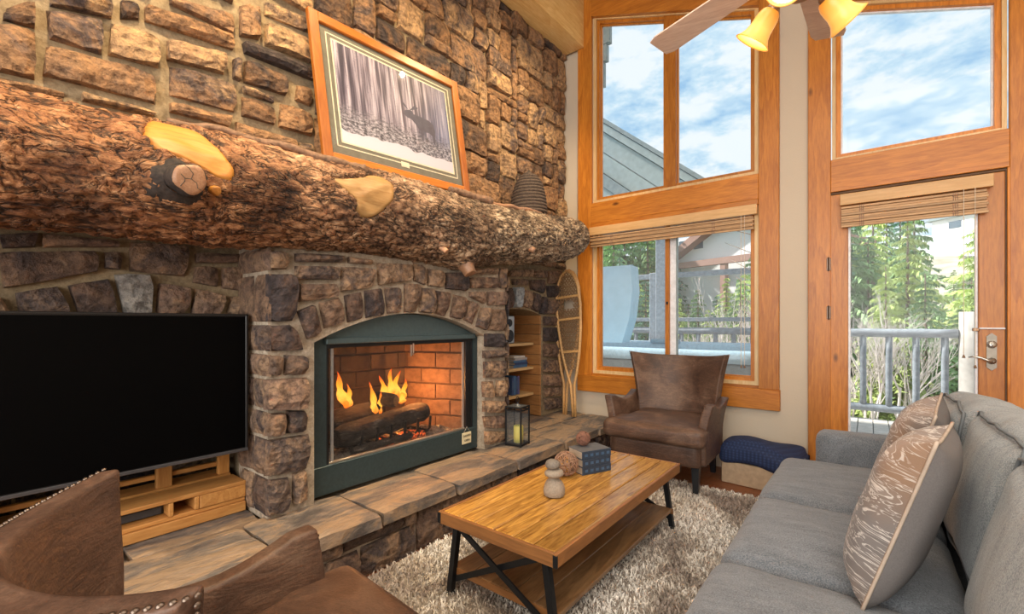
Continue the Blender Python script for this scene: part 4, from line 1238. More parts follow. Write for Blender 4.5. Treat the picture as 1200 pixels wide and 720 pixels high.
# ================================================================== TV AND STAND
tv = thing('television', 'large black flat television in front of the stone recess at left', 'television', (-2.32, .35, .56), world_parts=True)
bx('casing', -2.345, -2.305, -.21, .915, .60, 1.238, M['tv_body'], tv, .006)
bx('screen', -2.306, -2.3015, -.197, .902, .616, 1.226, M['tv_screen'], tv, .001)
mb = MB(); mb.box(-2.307, -2.298, -.21, .915, .598, .612, .002); mb.build('bezel_edge', M['tv_rim'], tv)
mb = MB(); mb.box(-2.307, -2.300, -.21, .915, 1.229, 1.239, .002); mb.box(-2.307, -2.300, .904, .915, .60, 1.238, .002); mb.build('bezel', M['tv_body'], tv)
bx('rear_housing', -2.40, -2.345, -.05, .75, .66, 1.10, M['tv_body'], tv, .01)
bx('wall_bracket', -2.545, -2.40, .635, .675, .70, .90, M['tv_body'], tv, .003)
stn = thing('tv_stand', 'low honey pine pallet-style stand under the television', 'stand', (-2.5, .35, .30), world_parts=True)
OP = M['oldpine_y']
bx('front_rail', -2.372, -2.35, -.35, .925, .300, .345, OP, stn)
bx('bottom_board', -2.62, -2.36, -.35, .925, .346, .364, OP, stn)
bx('top_board', -2.50, -2.35, -.35, .925, .425, .443, OP, stn)
bx('rear_top_board', -2.66, -2.53, -.35, .925, .425, .443, OP, stn)
bx('upper_slat', -2.60, -2.575, -.35, .925, .478, .500, OP, stn)
bx('block_face', -2.365, -2.352, .735, .925, .366, .424, M['oldpine_x'], stn)
for y in (.62, .715): bx('divider', -2.62, -2.352, y, y + .018, .366, .424, M['oldpine_x'], stn)
for y in (-.2, .655, .905):
    bx('upright', -2.575, -2.545, y - .03, min(y + .03, .925), .366, .75, M['oldpine_z'], stn)
dv = thing('media_box', 'small black box lying in the open shelf of the television stand', 'box', (-2.5, .5, .365), world_parts=True)
bx('case', -2.60, -2.42, .32, .62, .366, .405, M['tv_body'], dv, .004); bx('front_panel', -2.42, -2.416, .33, .61, .370, .401, M['speaker'], dv, .001)

# ================================================================== FRAMED PICTURE
pic = thing('framed_picture', 'framed photograph of snowy aspen trunks leaning on the stone wall above the mantel', 'picture', (-2.33, 1.875, 2.105), world_parts=False)
PW, PH = 1.15, .855
pic.rotation_euler = (R(3.0), R(-6.5), 0)
# local: y along the width, z up, +x to the room
for a_ in 'yz': M['frame_' + a_] = wood('frame_wood_' + a_, (.34, .095, .012), (.58, .20, .028), a_, 1.2, .35)
def pbx(n, y0, y1, z0, z1, x0, x1, m, b=.003): return bx(n, x0, x1, y0, y1, z0, z1, m, pic, b)
hw = PW / 2
pbx('frame_side', -hw, -hw + .058, 0, PH, -.01, .022, M['frame_z'], .005); pbx('frame_side', hw - .058, hw, 0, PH, -.01, .022, M['frame_z'], .005)
pbx('frame_rail', -hw + .058, hw - .058, 0, .058, -.01, .022, M['frame_y'], .005); pbx('frame_rail', -hw + .058, hw - .058, PH - .058, PH, -.01, .022, M['frame_y'], .005)
M['mat'] = plain('grey_mat_board', (.20, .19, .155), .9); M['matline'] = plain('cream_mat_line', (.80, .74, .58), .8)
pbx('mat_board', -hw + .055, hw - .055, .055, PH - .055, -.004, .002, M['mat'], 0)
def rect_line(y0, y1, z0, z1, w, x):
    mb = MB()
    for a in ((y0, y1, z0, z0 + w), (y0, y1, z1 - w, z1), (y0, y0 + w, z0, z1), (y1 - w, y1, z0, z1)): mb.box(x - .001, x, *a)
    return mb
mb = rect_line(-hw + .098, hw - .098, .108, PH - .088, .007, .0035); mb.v += []; mb.build('mat_line', M['matline'], pic)
mb = rect_line(-hw + .128, hw - .128, .135, PH - .113, .009, .0035); mb.build('mat_line', M['matline'], pic)
def print_mat():
    m = NT('aspen_photo_print'); tc = m.n('ShaderNodeTexCoord').outputs['Generated']
    s = m.n('ShaderNodeSeparateXYZ', {0: tc}); y, z = s.outputs[1], s.outputs[2]
    tr = m.n('ShaderNodeMapping', {'Vector': tc, 'Scale': (1, 1, .035)}).outputs[0]
    t1 = m.noise(tr, 24, 3, .6); t2 = m.noise(tr, 55, 2, .6)
    spots = m.noise(m.n('ShaderNodeMapping', {'Vector': tc, 'Scale': (1, 1.4, 2)}).outputs[0], 40, 3, .7)
    c = m.ramp(m.math('ADD', m.math('MULTIPLY', t1, .65), m.math('MULTIPLY', t2, .35)), [(.40, (.050, .042, .075)), (.48, (.15, .125, .18)), (.54, (.34, .30, .39)), (.62, (.60, .55, .65))])
    c = m.mix(c, (.07, .065, .09, 1), m.ramp(spots, [(.60, 0), (.68, .7)]))
    blue = m.mix(c, (.10, .17, .36, 1), m.ramp(m.math('SUBTRACT', y, m.math('MULTIPLY', z, .35)), [(.45, 0), (.85, .55)]))
    # undergrowth and snow
    n3 = m.noise(m.n('ShaderNodeMapping', {'Vector': tc, 'Scale': (1, 1, 1.4)}).outputs[0], 30, 5, .8)
    dk = m.ramp(m.math('ADD', z, m.math('MULTIPLY', m.math('SUBTRACT', n3, .5), .5)), [(.26, .85), (.40, 0)])
    blue = m.mix(blue, m.ramp(n3, [(.45, (.05, .05, .07)), (.60, (.60, .58, .68))]), dk)
    hump = m.noise(m.n('ShaderNodeMapping', {'Vector': tc, 'Scale': (0, 1, 0)}).outputs[0], 3.5, 2)
    sn = m.ramp(m.math('SUBTRACT', z, m.math('MULTIPLY', hump, .26)), [(-.04, 1), (-.015, 0)])
    blue = m.mix(blue, (.66, .64, .76, 1), sn)
    m.set(Base_Color=blue, Roughness=.5); return m.m
M['print'] = print_mat()
pbx('photo_print', -hw + .137, hw - .137, .144, PH - .122, .002, .003, M['print'], 0)
# the animal in the print, standing among the trunks
M['moose'] = plain('print_ink_grey', (.10, .095, .14), .6)
mo = [(.02, .455), (.05, .47), (.085, .475), (.10, .455), (.16, .455), (.23, .45), (.27, .43), (.28, .39), (.275, .34), (.27, .29), (.255, .29), (.25, .345), (.22, .36), (.17, .355), (.165, .29), (.15, .29), (.145, .35), (.12, .375), (.095, .40), (.07, .415), (.045, .415), (.015, .43)]
ob('animal_print', [(.0034, a + .02, b + .02) for a, b in mo], [tuple(range(len(mo)))], M['moose'], pic)
an = MB(); an.add([(.0036, .085, .49), (.0036, .13, .535), (.0036, .165, .53), (.0036, .15, .515), (.0036, .12, .505)], [(0, 1, 2, 3, 4)])
an.add([(.0036, .08, .49), (.0036, .045, .53), (.0036, .03, .52), (.0036, .05, .505)], [(0, 1, 2, 3)]); an.build('antler_print', M['moose'], pic)
pbx('title_plate', -.035, .03, .088, .122, .003, .005, M['matline'], .001)
ob('glazing', [(.008, -hw + .056, .056), (.008, hw - .056, .056), (.008, hw - .056, PH - .056), (.008, -hw + .056, PH - .056)], [(0, 1, 2, 3)], M['art_glass'], pic)

# beehive basket
bk = thing('beehive_basket', 'dark woven beehive-shaped basket on the right end of the mantel', 'basket', (-2.215, 3.04, 2.062), world_parts=False)
bk.scale = (1, 1, 1)
v = []; f = []; K = 10; turns = 13; SEG = 36
for i in range(turns * SEG + 1):
    t = i / (turns * SEG); a = 2 * math.pi * i / SEG
    rr_ = .142 * math.sqrt(max(0, 1 - (t ** 2.3) * .985)); z = .014 + t * .350
    wv = 1 + .06 * math.sin(i * 2.3)
    for q in range(K):
        b = 2 * math.pi * q / K; v.append(((rr_ + .013 * wv * math.cos(b)) * math.cos(a), (rr_ + .013 * wv * math.cos(b)) * math.sin(a), z + .0145 * wv * math.sin(b)))
for i in range(turns * SEG):
    for q in range(K): f.append((i * K + q, (i + 1) * K + q, (i + 1) * K + (q + 1) % K, i * K + (q + 1) % K))
ob('coiled_body', v, f, M['basket'], bk, True)
mb = MB(); mb.tube([(0, -.022, .36), (0, -.020, .382), (0, 0, .394), (0, .020, .382), (0, .022, .36)], .007, 8); mb.build('top_loop', M['basket'], bk, True)

# ================================================================== ALCOVE CONTENT
spk = thing('bookshelf_speaker', 'small silver-fronted loudspeaker on the top alcove shelf', 'speaker', (-2.66, 3.26, 1.004), world_parts=True)
bx('cabinet', -2.76, -2.60, 3.18, 3.335, 1.004, 1.262, M['speaker'], spk, .006)
bx('front_baffle', -2.60, -2.592, 3.185, 3.33, 1.008, 1.258, M['aluminium'], spk, .004)
for z, r_, nm in ((1.075, .052, 'woofer'), (1.195, .032, 'tweeter')):
    MX = Matrix.Translation((-2.592, 3.2575, z)) @ Matrix.Rotation(R(90), 4, 'Y')
    mb = MB(); mb.lathe([(r_ * 1.12, 0), (r_ * 1.1, .006), (r_ * .9, .006), (r_ * .55, .0), (r_ * .3, .004), (.0, .008)], 28, (0, 0, 0), MX)
    mb.build(nm, M['cone'], spk, True)
def book(label, cat, dims, loc, rz, stand, cmat, group, bands=True, lean=0):
    """book with cover boards, spine and page block; lying: thickness along z; standing: thickness along local y"""
    L, W, T = dims     # spine length, board width, thickness
    o = thing('book', label, cat, loc, rz, group)
    if stand:
        o.rotation_euler = (lean, 0, rz)
        # spine faces +x ; length along z ; width to -x ; thickness along y
        parts = [('cover', (-W, 0, 0, .003, 0, L)), ('cover', (-W, 0, T - .003, T, 0, L))]
        bx('pages', -W + .004, -.004, .003, T - .003, .004, L - .004, M['paper'], o, 0)
        bx('spine', -.005, .001, 0, T, 0, L, cmat, o, .0015)
        if bands: bx('spine_title', .001, .0016, T * .25, T * .75, L * .3, L * .8, M['gold'], o, 0)
    else:
        parts = [('cover', (0, L, 0, W, 0, .003)), ('cover', (0, L, 0, W, T - .003, T))]
        bx('pages', .004, L - .004, .004, W - .004, .003, T - .003, M['paper'], o, 0)
        bx('spine', 0, L, -.001, .005, 0, T, cmat, o, .0015)
        if bands:
            mb = MB()
            for q in range(5):
                x = L * (.08 + .19 * q)
                mb.box(x, x + L * .10, -.0018, -.001, T * .32, T * .68)
            mb.build('spine_title', M['gold'], o)
    for nm, a in parts: bx(nm, *a, cmat, o, .0012)
    return o
cols = [plain('book_grey', (.36, .36, .38), .6), plain('book_mid_blue', (.06, .15, .30), .6), plain('book_navy', (.03, .06, .16), .6), plain('book_white', (.60, .58, .55), .6), plain('book_violet', (.11, .09, .22), .6)]
z = .773
for i, (c, t, l, nm) in enumerate([(1, .026, .21, 'blue book lying at the bottom of the alcove stack'), (2, .022, .20, 'navy book second from the bottom of the alcove stack'), (1, .020, .20, 'mid blue book lying under the pale books in the alcove'), (0, .022, .19, 'grey book second from the top of the alcove stack'), (3, .018, .17, 'pale book topmost of the alcove stack')]):
    book(nm, 'book', (l, .14, t), (-2.60 + .006 * i % .01, 3.33 + .01 * (i % 2), z), R(90), False, cols[c], 'books lying in the alcove', False); z += t + .0005
# lying books in the alcove: spines to the room
for o in [q for q in bpy.data.objects if q.get('group') == 'books lying in the alcove']: pass
y = 3.30
for i, (c, t, l, nm) in enumerate([(2, .030, .165, 'navy book standing leftmost on the lower alcove shelf'), (1, .032, .175, 'blue book standing second on the lower alcove shelf'), (2, .026, .165, 'dark blue book standing third on the lower alcove shelf'), (4, .024, .170, 'violet book standing rightmost on the lower alcove shelf')]):
    book(nm, 'book', (l, .12, t), (-2.60, y, .523), 0, True, cols[c], 'books standing on the lower alcove shelf'); y += t + .002

# ================================================================== SNOWSHOES
def snowshoe(label, loc, tilt, lean, back):
    t = thing('snowshoe', label, 'snowshoe', loc, 0, 'wooden snowshoes'); t.rotation_euler = (lean, tilt, 0)
    H_, W_ = 1.42, .135
    def half(z):      # half width of the frame at height z
        prof = [(0, .012), (.30, .020), (.42, .055), (.62, .098), (.85, .125), (1.08, .135), (1.25, .118), (1.35, .085), (1.40, .045), (1.42, .0)]
        return float(np.interp(z, [p[0] for p in prof], [p[1] for p in prof]))
    zs = [0, .15, .30, .36, .42, .5, .6, .72, .85, .97, 1.08, 1.17, 1.25, 1.31, 1.36, 1.395, 1.415]
    left = [(-half(z), 0, z) for z in zs]; right = [(half(z), 0, z) for z in reversed(zs)]
    mb = MB(); mb.tube(left + [(0, 0, 1.425)] + right, .0135, 8); mb.build('frame', M['rattan'], t, True)
    for z in (1.16, .94, .62):
        w = half(z); bx('crossbar', -w, w, -.008, .008, z - .011, z + .011, M['rattan'], t, .003)
    # lacing: two diagonal families clipped to the frame, leaving the toe hole
    lace = MB()
    def seg(p, q):
        L = math.hypot(q[0] - p[0], q[1] - p[1]); n_ = max(1, int(L / .01)); run = None
        for i in range(n_ + 1):
            x = p[0] + (q[0] - p[0]) * i / n_; z = p[1] + (q[1] - p[1]) * i / n_
            ok = .44 < z < 1.405 and abs(x) < half(z) - .004 and not (abs(x) < .055 and 1.03 < z < 1.12)
            if ok and run is None: run = (x, z)
            if (not ok or i == n_) and run is not None:
                if math.hypot(x - run[0], z - run[1]) > .012: lace.tube([(run[0], back * .002, run[1]), (x, back * .002, z)], .0036, 4, False)
                run = None
    for k_ in range(-30, 60):
        z0 = .3 + k_ * .042
        seg((-.14, z0), (.14, z0 + .36)); seg((.14, z0), (-.14, z0 + .36))
    for k_ in range(19): seg((-.14, .46 + k_ * .050), (.14, .46 + k_ * .050))
    lace.build('lacing', M['rawhide'], t)
    return t
snowshoe('front snowshoe of bent wood and rawhide leaning in the window corner, tail at right', (-2.215, 3.775, .300), R(-6.0), R(-4), -1)
snowshoe('rear snowshoe in the window corner behind the front one, tail at left', (-2.345, 3.815, .300), R(-.5), R(-4), 1)

# ================================================================== LANTERN
ln = thing('lantern', 'black metal and glass lantern on the hearth beside the fireplace', 'lantern', (-2.045, 2.665, .300), R(8))
a = .062; Hh = .285
mb = MB()
for sx in (-1, 1):
    for sy in (-1, 1): mb.box(sx * a - .005, sx * a + .005, sy * a - .005, sy * a + .005, 0, Hh)
for z in (.012, Hh - .028, Hh - .005):
    for s in (-1, 1): mb.box(-a, a, s * a - .004, s * a + .004, z - .005, z + .005); mb.box(s * a - .004, s * a + .004, -a, a, z - .005, z + .005)
mb.build('frame', M['blackmetal'], ln)
mb = MB(); mb.box(-a, a, -a, a, .008, .016); mb.build('base_plate', M['blackmetal'], ln)
M['smoke'] = plain('lantern_lid', (.16, .17, .18), .3, .5)
mb = MB(); mb.box(-a, a, -a, a, Hh - .004, Hh); mb.lathe([(.022, 0), (.014, .010), (.005, .014), (.005, .022)], 16, (0, 0, Hh)); mb.build('lid', M['smoke'], ln)
mb = MB(); mb.tube([(0, .022 * math.sin(q * math.pi / 8), Hh + .044 + .022 * math.cos(q * math.pi / 8)) for q in range(16)], .003, 6, closed=True); mb.build('ring_handle', M['blackmetal'], ln, True)
for s in (-1, 1):
    ob('glass_panel', [(-a, s * a, .015), (a, s * a, .015), (a, s * a, Hh - .03), (-a, s * a, Hh - .03)], [(0, 1, 2, 3)], M['lantern_glass'], ln)
    ob('glass_panel', [(s * a, -a, .015), (s * a, a, .015), (s * a, a, Hh - .03), (s * a, -a, Hh - .03)], [(0, 1, 2, 3)], M['lantern_glass'], ln)
cd = thing('candle', 'fat yellow pillar candle standing inside the lantern', 'candle', (-2.04, 2.67, .317))
mb = MB(); mb.lathe([(.036, 0), (.037, .05), (.0365, .115), (.034, .122), (.026, .116), (.0, .112)], 28); mb.build('wax', M['candle'], cd, True)
mb = MB(); mb.tube([(0, 0, .11), (.001, 0, .125)], .0014, 6); mb.build('wick', M['ink'], cd)

# ================================================================== COFFEE TABLE
tb = thing('coffee_table', 'honey plank-top coffee table with black X-braced legs and a lower shelf', 'table', (-1.16, 2.0, 0), world_parts=True)
X0, X1, Y0, Y1, ZT = -1.468, -.862, 1.348, 2.668, .385
nP = 6; wP = (X1 - X0 - .03) / nP
for i in range(nP): bx('top_plank', X0 + .015 + i * wP + .0024, X0 + .015 + (i + 1) * wP - .0024, Y0 + .015, Y1 - .015, ZT - .024, ZT, M['tabletop'], tb, .0045)
bx('top_underlay', X0 + .015, X1 - .015, Y0 + .015, Y1 - .015, ZT - .030, ZT - .0245, M['ink'], tb, 0)
bx('apron', X0, X0 + .015, Y0, Y1, ZT - .052, ZT - .001, M['tableapron_y'], tb, .002); bx('apron', X1 - .015, X1, Y0, Y1, ZT - .052, ZT - .001, M['tableapron_y'], tb, .002)
bx('apron', X0 + .015, X1 - .015, Y0, Y0 + .015, ZT - .052, ZT - .001, M['tableapron_x'], tb, .002); bx('apron', X0 + .015, X1 - .015, Y1 - .015, Y1, ZT - .052, ZT - .001, M['tableapron_x'], tb, .002)
for x, y in ((X0, Y0), (X1, Y0), (X0, Y1), (X1, Y1)):
    sx = 1 if x == X0 else -1; sy = 1 if y == Y0 else -1
    bx('corner_strap', x - .002 * sx, x + .016 * sx, y - .002 * sy, y + .006 * sy, ZT - .050, ZT - .006, M['blackmetal'], tb, .001)
for i in range(5):
    w5 = (X1 - X0 - .05) / 5
    bx('shelf_plank', X0 + .025 + i * w5 + .0012, X0 + .025 + (i + 1) * w5 - .0012, Y0 + .06, Y1 - .06, .118, .136, M['tableshelf'], tb, .002)
bx('shelf_edge', X0 + .02, X1 - .02, Y0 + .055, Y0 + .067, .105, .134, M['tableapron_x'], tb, .001); bx('shelf_edge', X0 + .02, X1 - .02, Y1 - .067, Y1 - .055, .105, .134, M['tableapron_x'], tb, .001)
def flat(p, q, w=.026, t=.008):
    p, q = Vector(p), Vector(q); d = (q - p).normalized(); n_ = Vector((0, 1, 0)); s = d.cross(n_).normalized() * w / 2; u = n_ * t / 2
    return [p - s - u, p + s - u, p + s + u, p - s + u, q - s - u, q + s - u, q + s + u, q - s + u], [(0, 3, 2, 1), (4, 5, 6, 7), (0, 1, 5, 4), (1, 2, 6, 5), (2, 3, 7, 6), (3, 0, 4, 7)]
for ys in (Y0 + .045, Y1 - .05):
    xa, xb = X0 + .075, X1 - .075; fa, fb_ = X0 + .030, X1 - .030
    for (pt, pb) in (((xa, ys, ZT - .052), (fa, ys, .02)), ((xb, ys, ZT - .052), (fb_, ys, .02))):
        mb = MB(); mb.add(*flat(pt, pb, .026, .026)); mb.build('leg', M['blackmetal'], tb)
    for (pt, pb) in (((xa + .01, ys - .010, ZT - .055), (fb_ - .01, ys - .010, .08)), ((xb - .01, ys + .010, ZT - .055), (fa + .01, ys + .010, .08))):
        mb = MB(); mb.add(*flat(pt, pb, .024, .008)); mb.build('cross_brace', M['blackmetal'], tb)
    mb = MB(); mb.box(X0 + .05, X1 - .05, ys - .012, ys + .012, ZT - .056, ZT - .050); mb.build('top_bar', M['blackmetal'], tb)

# stacked pebbles
def pebble(label, loc, sx, sy, sz, mat, rz, seed, flatb=.25, grp='three stacked pebbles', taper=0.0):
    o = thing('pebble', label, 'stone', loc, rz, grp)
    v, f = softbox(2, 2, 2, .98, 14)
    w = []
    for p in v:
        p = Vector(p); n_ = p.normalized()
        k_ = 1 + .05 * noise.noise(n_ * 1.6 + Vector((seed, 0, 0))); z = n_.z
        if z < -1 + flatb: z = -1 + flatb + (z + 1 - flatb) * .2
        tp = 1 - taper * (z + .2)
        w.append((n_.x * sx * k_ * tp, n_.y * sy * k_ * tp, (z + 1 - flatb * .8) * sz * k_))
    zmin = min(q[2] for q in w); w = [(q[0], q[1], q[2] - zmin) for q in w]
    ob('pebble_body', w, f, mat, o, True); return max(q[2] for q in w)
px_, py_ = -1.165, 1.80
h1 = pebble('large speckled pebble at the bottom of the stacked pebbles', (px_, py_, ZT), .052, .050, .056, M['pebble'], .3, 1, .45, taper=.16)
h2 = pebble('flat pebble in the middle of the pebble stack', (px_ + .002, py_ - .003, ZT + h1 - .004), .045, .043, .023, M['pebble'], .8, 4)
pebble('darker oval pebble topmost of the stack', (px_ - .004, py_ - .006, ZT + h1 + h2 - .008), .036, .034, .025, M['pebble_dark'], .2, 9)

# three blue books with tooled spines
bz = ZT; th = R(66)
for i, (nm, off) in enumerate((('bottom book of the three old blue volumes on the coffee table', (0, 0)), ('middle book of the three old blue volumes on the coffee table', (.002, -.001)), ('topmost book of the three old blue volumes on the coffee table', (-.003, .002)))):
    book(nm, 'book', (.192, .135, .041), (-1.198 + off[0], 2.128 + off[1], bz), th + R((0, 1.5, -1)[i]), False, M['book_blue'] if i < 2 else M['book_blue'], 'old blue volumes'); bz += .0412
for o in bpy.data.objects:
    if o.get('group') == 'old blue volumes' and 'topmost' in o['label']:
        for c in o.children:
            if c.name.startswith('cover'): c.data.materials[0] = M['book_cover']
def twig_ball(label, c, r, mat, n_, seed, thick):
    o = thing('twig_ball', label, 'ball', (c[0], c[1], c[2] - r)); rs = random.Random(seed); mb = MB()
    for i in range(n_):
        ax = Vector((rs.gauss(0, 1), rs.gauss(0, 1), rs.gauss(0, 1))).normalized(); s = ax.orthogonal().normalized(); u = ax.cross(s)
        off = rs.uniform(-.5, .5); rad = math.sqrt(1 - off * off); ph = rs.uniform(0, 6.28); span = rs.uniform(3.5, 6.0)
        pts = []
        for q in range(20):
            a = ph + span * q / 19; w_ = rs.uniform(.93, 1.0)
            pts.append((s * math.cos(a) * rad + u * math.sin(a) * rad + ax * off) * (r - thick) * w_ + Vector((0, 0, r)))
        mb.tube(pts, thick, 5)
    mb.build('woven_twigs', mat, o, True)
twig_ball('loosely woven pale twig ball on the table beside the blue books', (-1.268, 2.075, ZT + .066), .066, M['twig_pale'], 44, 1, .0019)
twig_ball('small dense reddish twig ball on top of the blue books', (-1.262, 2.25, ZT + .1236 + .041), .041, M['twig'], 90, 2, .0016)

# ================================================================== ARMCHAIRS
def loft_grid(fn, nu, nv):
    v = [fn(i / nu, j / nv) for i in range(nu + 1) for j in range(nv + 1)]
    f = [(i * (nv + 1) + j, (i + 1) * (nv + 1) + j, (i + 1) * (nv + 1) + j + 1, i * (nv + 1) + j + 1) for i in range(nu) for j in range(nv)]
    return v, f
def armchair(label, loc, rz):
    t = thing('armchair', label, 'armchair', loc, rz, None)
    L = M['leather']
    # seat base
    v, f = softbox(.64, .60, .15, .02, 8); ob('seat_base', xf(v, Matrix.Translation((0, .01, .255))), f, L, t, True)
    # T cushion
    def cf(q, u):
        x, y, z = q
        wide = 1 - .13 * (1 / (1 + math.exp((y + .04 - .16) * -60)) < .5) * 1.0
        s = 1 / (1 + math.exp(-(y - .10) * 45)); x = x * (.79 + .21 * s)
        z += .006 * noise.noise(Vector((x * 6, y * 6, z * 4)))
        return Vector((x, y, z))
    v, f = softbox(.72, .66, .125, .038, 22, (0, .012, .030), cf); ob('seat_cushion', xf(v, Matrix.Translation((0, .05, .395))), f, L, t, True)
    # curved back with forward wings
    def back(u, v_, side):
        s = 2 * u - 1
        topw = .285 + .075 * v_ ** 2.2 + .01
        zt = .30 + (.60 + .03 * abs(s) ** 3) * v_
        y = -.27 - .15 * v_ + (.20 * abs(s) ** 1.9) * (.25 + .75 * v_)
        x = s * topw
        n_ = Vector((-1.5 * s * .5, 1, .15)).normalized()
        thk = .075 * (1 - .35 * abs(s) ** 4)
        p = Vector((x, y, zt))
        return p + n_ * (side * 0 if side > 0 else -thk)
    NU, NV = 34, 20
    fr, ff_ = loft_grid(lambda a, b: back(a, b, 1) + Vector((0, .018 * (1 - (2 * a - 1) ** 2) * math.sin(math.pi * b) + .004 * noise.noise(Vector((a * 5, b * 4, 1))), 0)), NU, NV)
    bk_, fb2 = loft_grid(lambda a, b: back(a, b, -1), NU, NV)
    n0 = len(fr); v = fr + bk_; f = [tuple(reversed(q)) for q in ff_] + [tuple(i + n0 for i in q) for q in fb2]
    W = NV + 1
    loop = [i * W for i in range(NU + 1)] + [NU * W + j for j in range(1, NV + 1)] + [i * W + NV for i in range(NU - 1, -1, -1)] + [j for j in range(NV - 1, 0, -1)]
    for k_ in range(len(loop)):
        a, b = loop[k_], loop[(k_ + 1) % len(loop)]; f.append((a, b, b + n0, a + n0))
    o = ob('backrest', v, f, L, t, False)
    bm = bmesh.new(); bm.from_mesh(o.data); bmesh.ops.recalc_face_normals(bm, faces=bm.faces[:])
    be = [e_ for e_ in bm.edges if len(e_.link_faces) == 2 and e_.calc_face_angle(0) > .9]
    bmesh.ops.bevel(bm, geom=be, offset=.012, segments=3, affect='EDGES', profile=.6); bm.to_mesh(o.data); bm.free(); o.data.shade_smooth()
    # arms
    for s in (-1, 1):
        def arm(u, v_, side):
            y = -.27 + .53 * u; zt = .605 - .055 * math.sin(math.pi * min(1, u * 1.15)) * .9 + .01 * u
            z = .19 + (zt - .19) * v_
            x = s * (.285 + .045 * max(0, (z - .35) / .25) ** 1.6 + (.062 if side > 0 else 0))
            return Vector((x, y + .012 * math.sin(v_ * 3.1) * u, z))
        a1, g1 = loft_grid(lambda a, b: arm(a, b, -1), 14, 12); a2, g2 = loft_grid(lambda a, b: arm(a, b, 1), 14, 12)
        n1 = len(a1); v = a1 + a2; f = g1 + [tuple(reversed([i + n1 for i in q])) for q in g2]; W = 13
        loop = [i * W for i in range(15)] + [14 * W + j for j in range(1, 13)] + [i * W + 12 for i in range(13, -1, -1)] + [j for j in range(11, 0, -1)]
        for k_ in range(len(loop)):
            a, b = loop[k_], loop[(k_ + 1) % len(loop)]; f.append((a, b, b + n1, a + n1))
        o = ob('armrest', v, f, L, t)
        bm = bmesh.new(); bm.from_mesh(o.data); bmesh.ops.recalc_face_normals(bm, faces=bm.faces[:])
        be = [e_ for e_ in bm.edges if len(e_.link_faces) == 2 and e_.calc_face_angle(0) > .9]
        bmesh.ops.bevel(bm, geom=be, offset=.014, segments=3, affect='EDGES', profile=.6); bm.to_mesh(o.data); bm.free(); o.data.shade_smooth()
    # nailhead trim down the arm fronts, the wings and along the top
    nb = MB()
    def nail(p, d, r=.0054):
        d = Vector(d).normalized(); s_ = d.orthogonal().normalized(); u_ = d.cross(s_); vs_ = []; K = 8
        for rr_, h in ((1, 0), (.8, .45), (.4, .68)):
            for q in range(K): a = 2 * math.pi * q / K; vs_.append(Vector(p) + (s_ * math.cos(a) + u_ * math.sin(a)) * r * rr_ + d * r * h)
        vs_.append(Vector(p) + d * r * .75)
        fs = [(i * K + q, i * K + (q + 1) % K, (i + 1) * K + (q + 1) % K, (i + 1) * K + q) for i in range(2) for q in range(K)] + [(2 * K + q, 2 * K + (q + 1) % K, 3 * K) for q in range(K)]
        nb.add(vs_, fs)
    for s in (-1, 1):
        for i in range(20):
            z = .22 + .37 * i / 19; x = s * (.285 + .045 * max(0, (z - .35) / .25) ** 1.6)
            nail((x + s * .010, .262, z), (0, 1, 0), .005); 
        for i in range(24):
            v_ = .42 + .57 * i / 23; p = back(0 if s < 0 else 1, v_, 1); q = back(0 if s < 0 else 1, v_, -1)
            m_ = p.lerp(q, .5); nail(m_ + Vector((s * .003, .004, 0)), (s, .35, 0))
    for i in range(74):
        u = i / 73; p = back(u, 1, 1); q = back(u, 1, -1); nail(p.lerp(q, .80) + Vector((0, 0, .001)), (0, -.3, 1))
    o = nb.build('nailhead_trim', M['nail'], t, True); o['kind'] = 'stuff'
    # tapered legs
    for x, y, s in ((-.28, .25, 1), (.28, .25, 1), (-.27, -.25, -1), (.27, -.25, -1)):
        a, b = .027, .017; yb_ = y + (0 if s > 0 else -.05)
        v = [(x + i * a, y + j * a, .19) for i, j in ((-1, -1), (1, -1), (1, 1), (-1, 1))] + [(x + i * b, yb_ + j * b, .0) for i, j in ((-1, -1), (1, -1), (1, 1), (-1, 1))]
        ob('leg', v, [(0, 1, 2, 3), (7, 6, 5, 4), (0, 4, 5, 1), (1, 5, 6, 2), (2, 6, 7, 3), (3, 7, 4, 0)], M['darkleg'], t)
    return t
armchair('brown leather wing armchair with nailhead trim in front of the window, facing the room', (-1.225, 3.47, .026), R(182))
ch2 = armchair('brown leather wing armchair close to the camera at the lower left, seen from behind', (-1.01, .45, .030), R(-4))
ch2.scale = (.93, .93, .895)

# ================================================================== SOFA
sf = thing('sofa', 'long grey upholstered sofa with loose back cushions along the right side', 'sofa', (.2, 1.9, 0), world_parts=True)
S, SB = M['sofa'], M['sofa_back']
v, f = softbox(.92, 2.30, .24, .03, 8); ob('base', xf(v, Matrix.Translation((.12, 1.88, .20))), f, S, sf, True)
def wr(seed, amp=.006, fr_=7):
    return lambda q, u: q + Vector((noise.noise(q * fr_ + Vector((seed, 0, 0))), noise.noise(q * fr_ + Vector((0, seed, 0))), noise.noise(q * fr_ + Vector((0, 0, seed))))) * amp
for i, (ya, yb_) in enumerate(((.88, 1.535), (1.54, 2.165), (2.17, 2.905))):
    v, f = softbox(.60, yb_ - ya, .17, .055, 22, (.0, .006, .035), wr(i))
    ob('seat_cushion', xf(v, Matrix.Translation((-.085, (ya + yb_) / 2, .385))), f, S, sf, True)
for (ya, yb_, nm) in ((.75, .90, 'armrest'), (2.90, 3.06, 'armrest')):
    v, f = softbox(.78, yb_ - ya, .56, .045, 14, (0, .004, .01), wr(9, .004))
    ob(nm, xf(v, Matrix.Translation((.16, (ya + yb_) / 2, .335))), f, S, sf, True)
v, f = softbox(.20, 2.25, .66, .05, 12); ob('back_frame', xf(v, Matrix.Translation((.56, 1.88, .42))), f, S, sf, True)
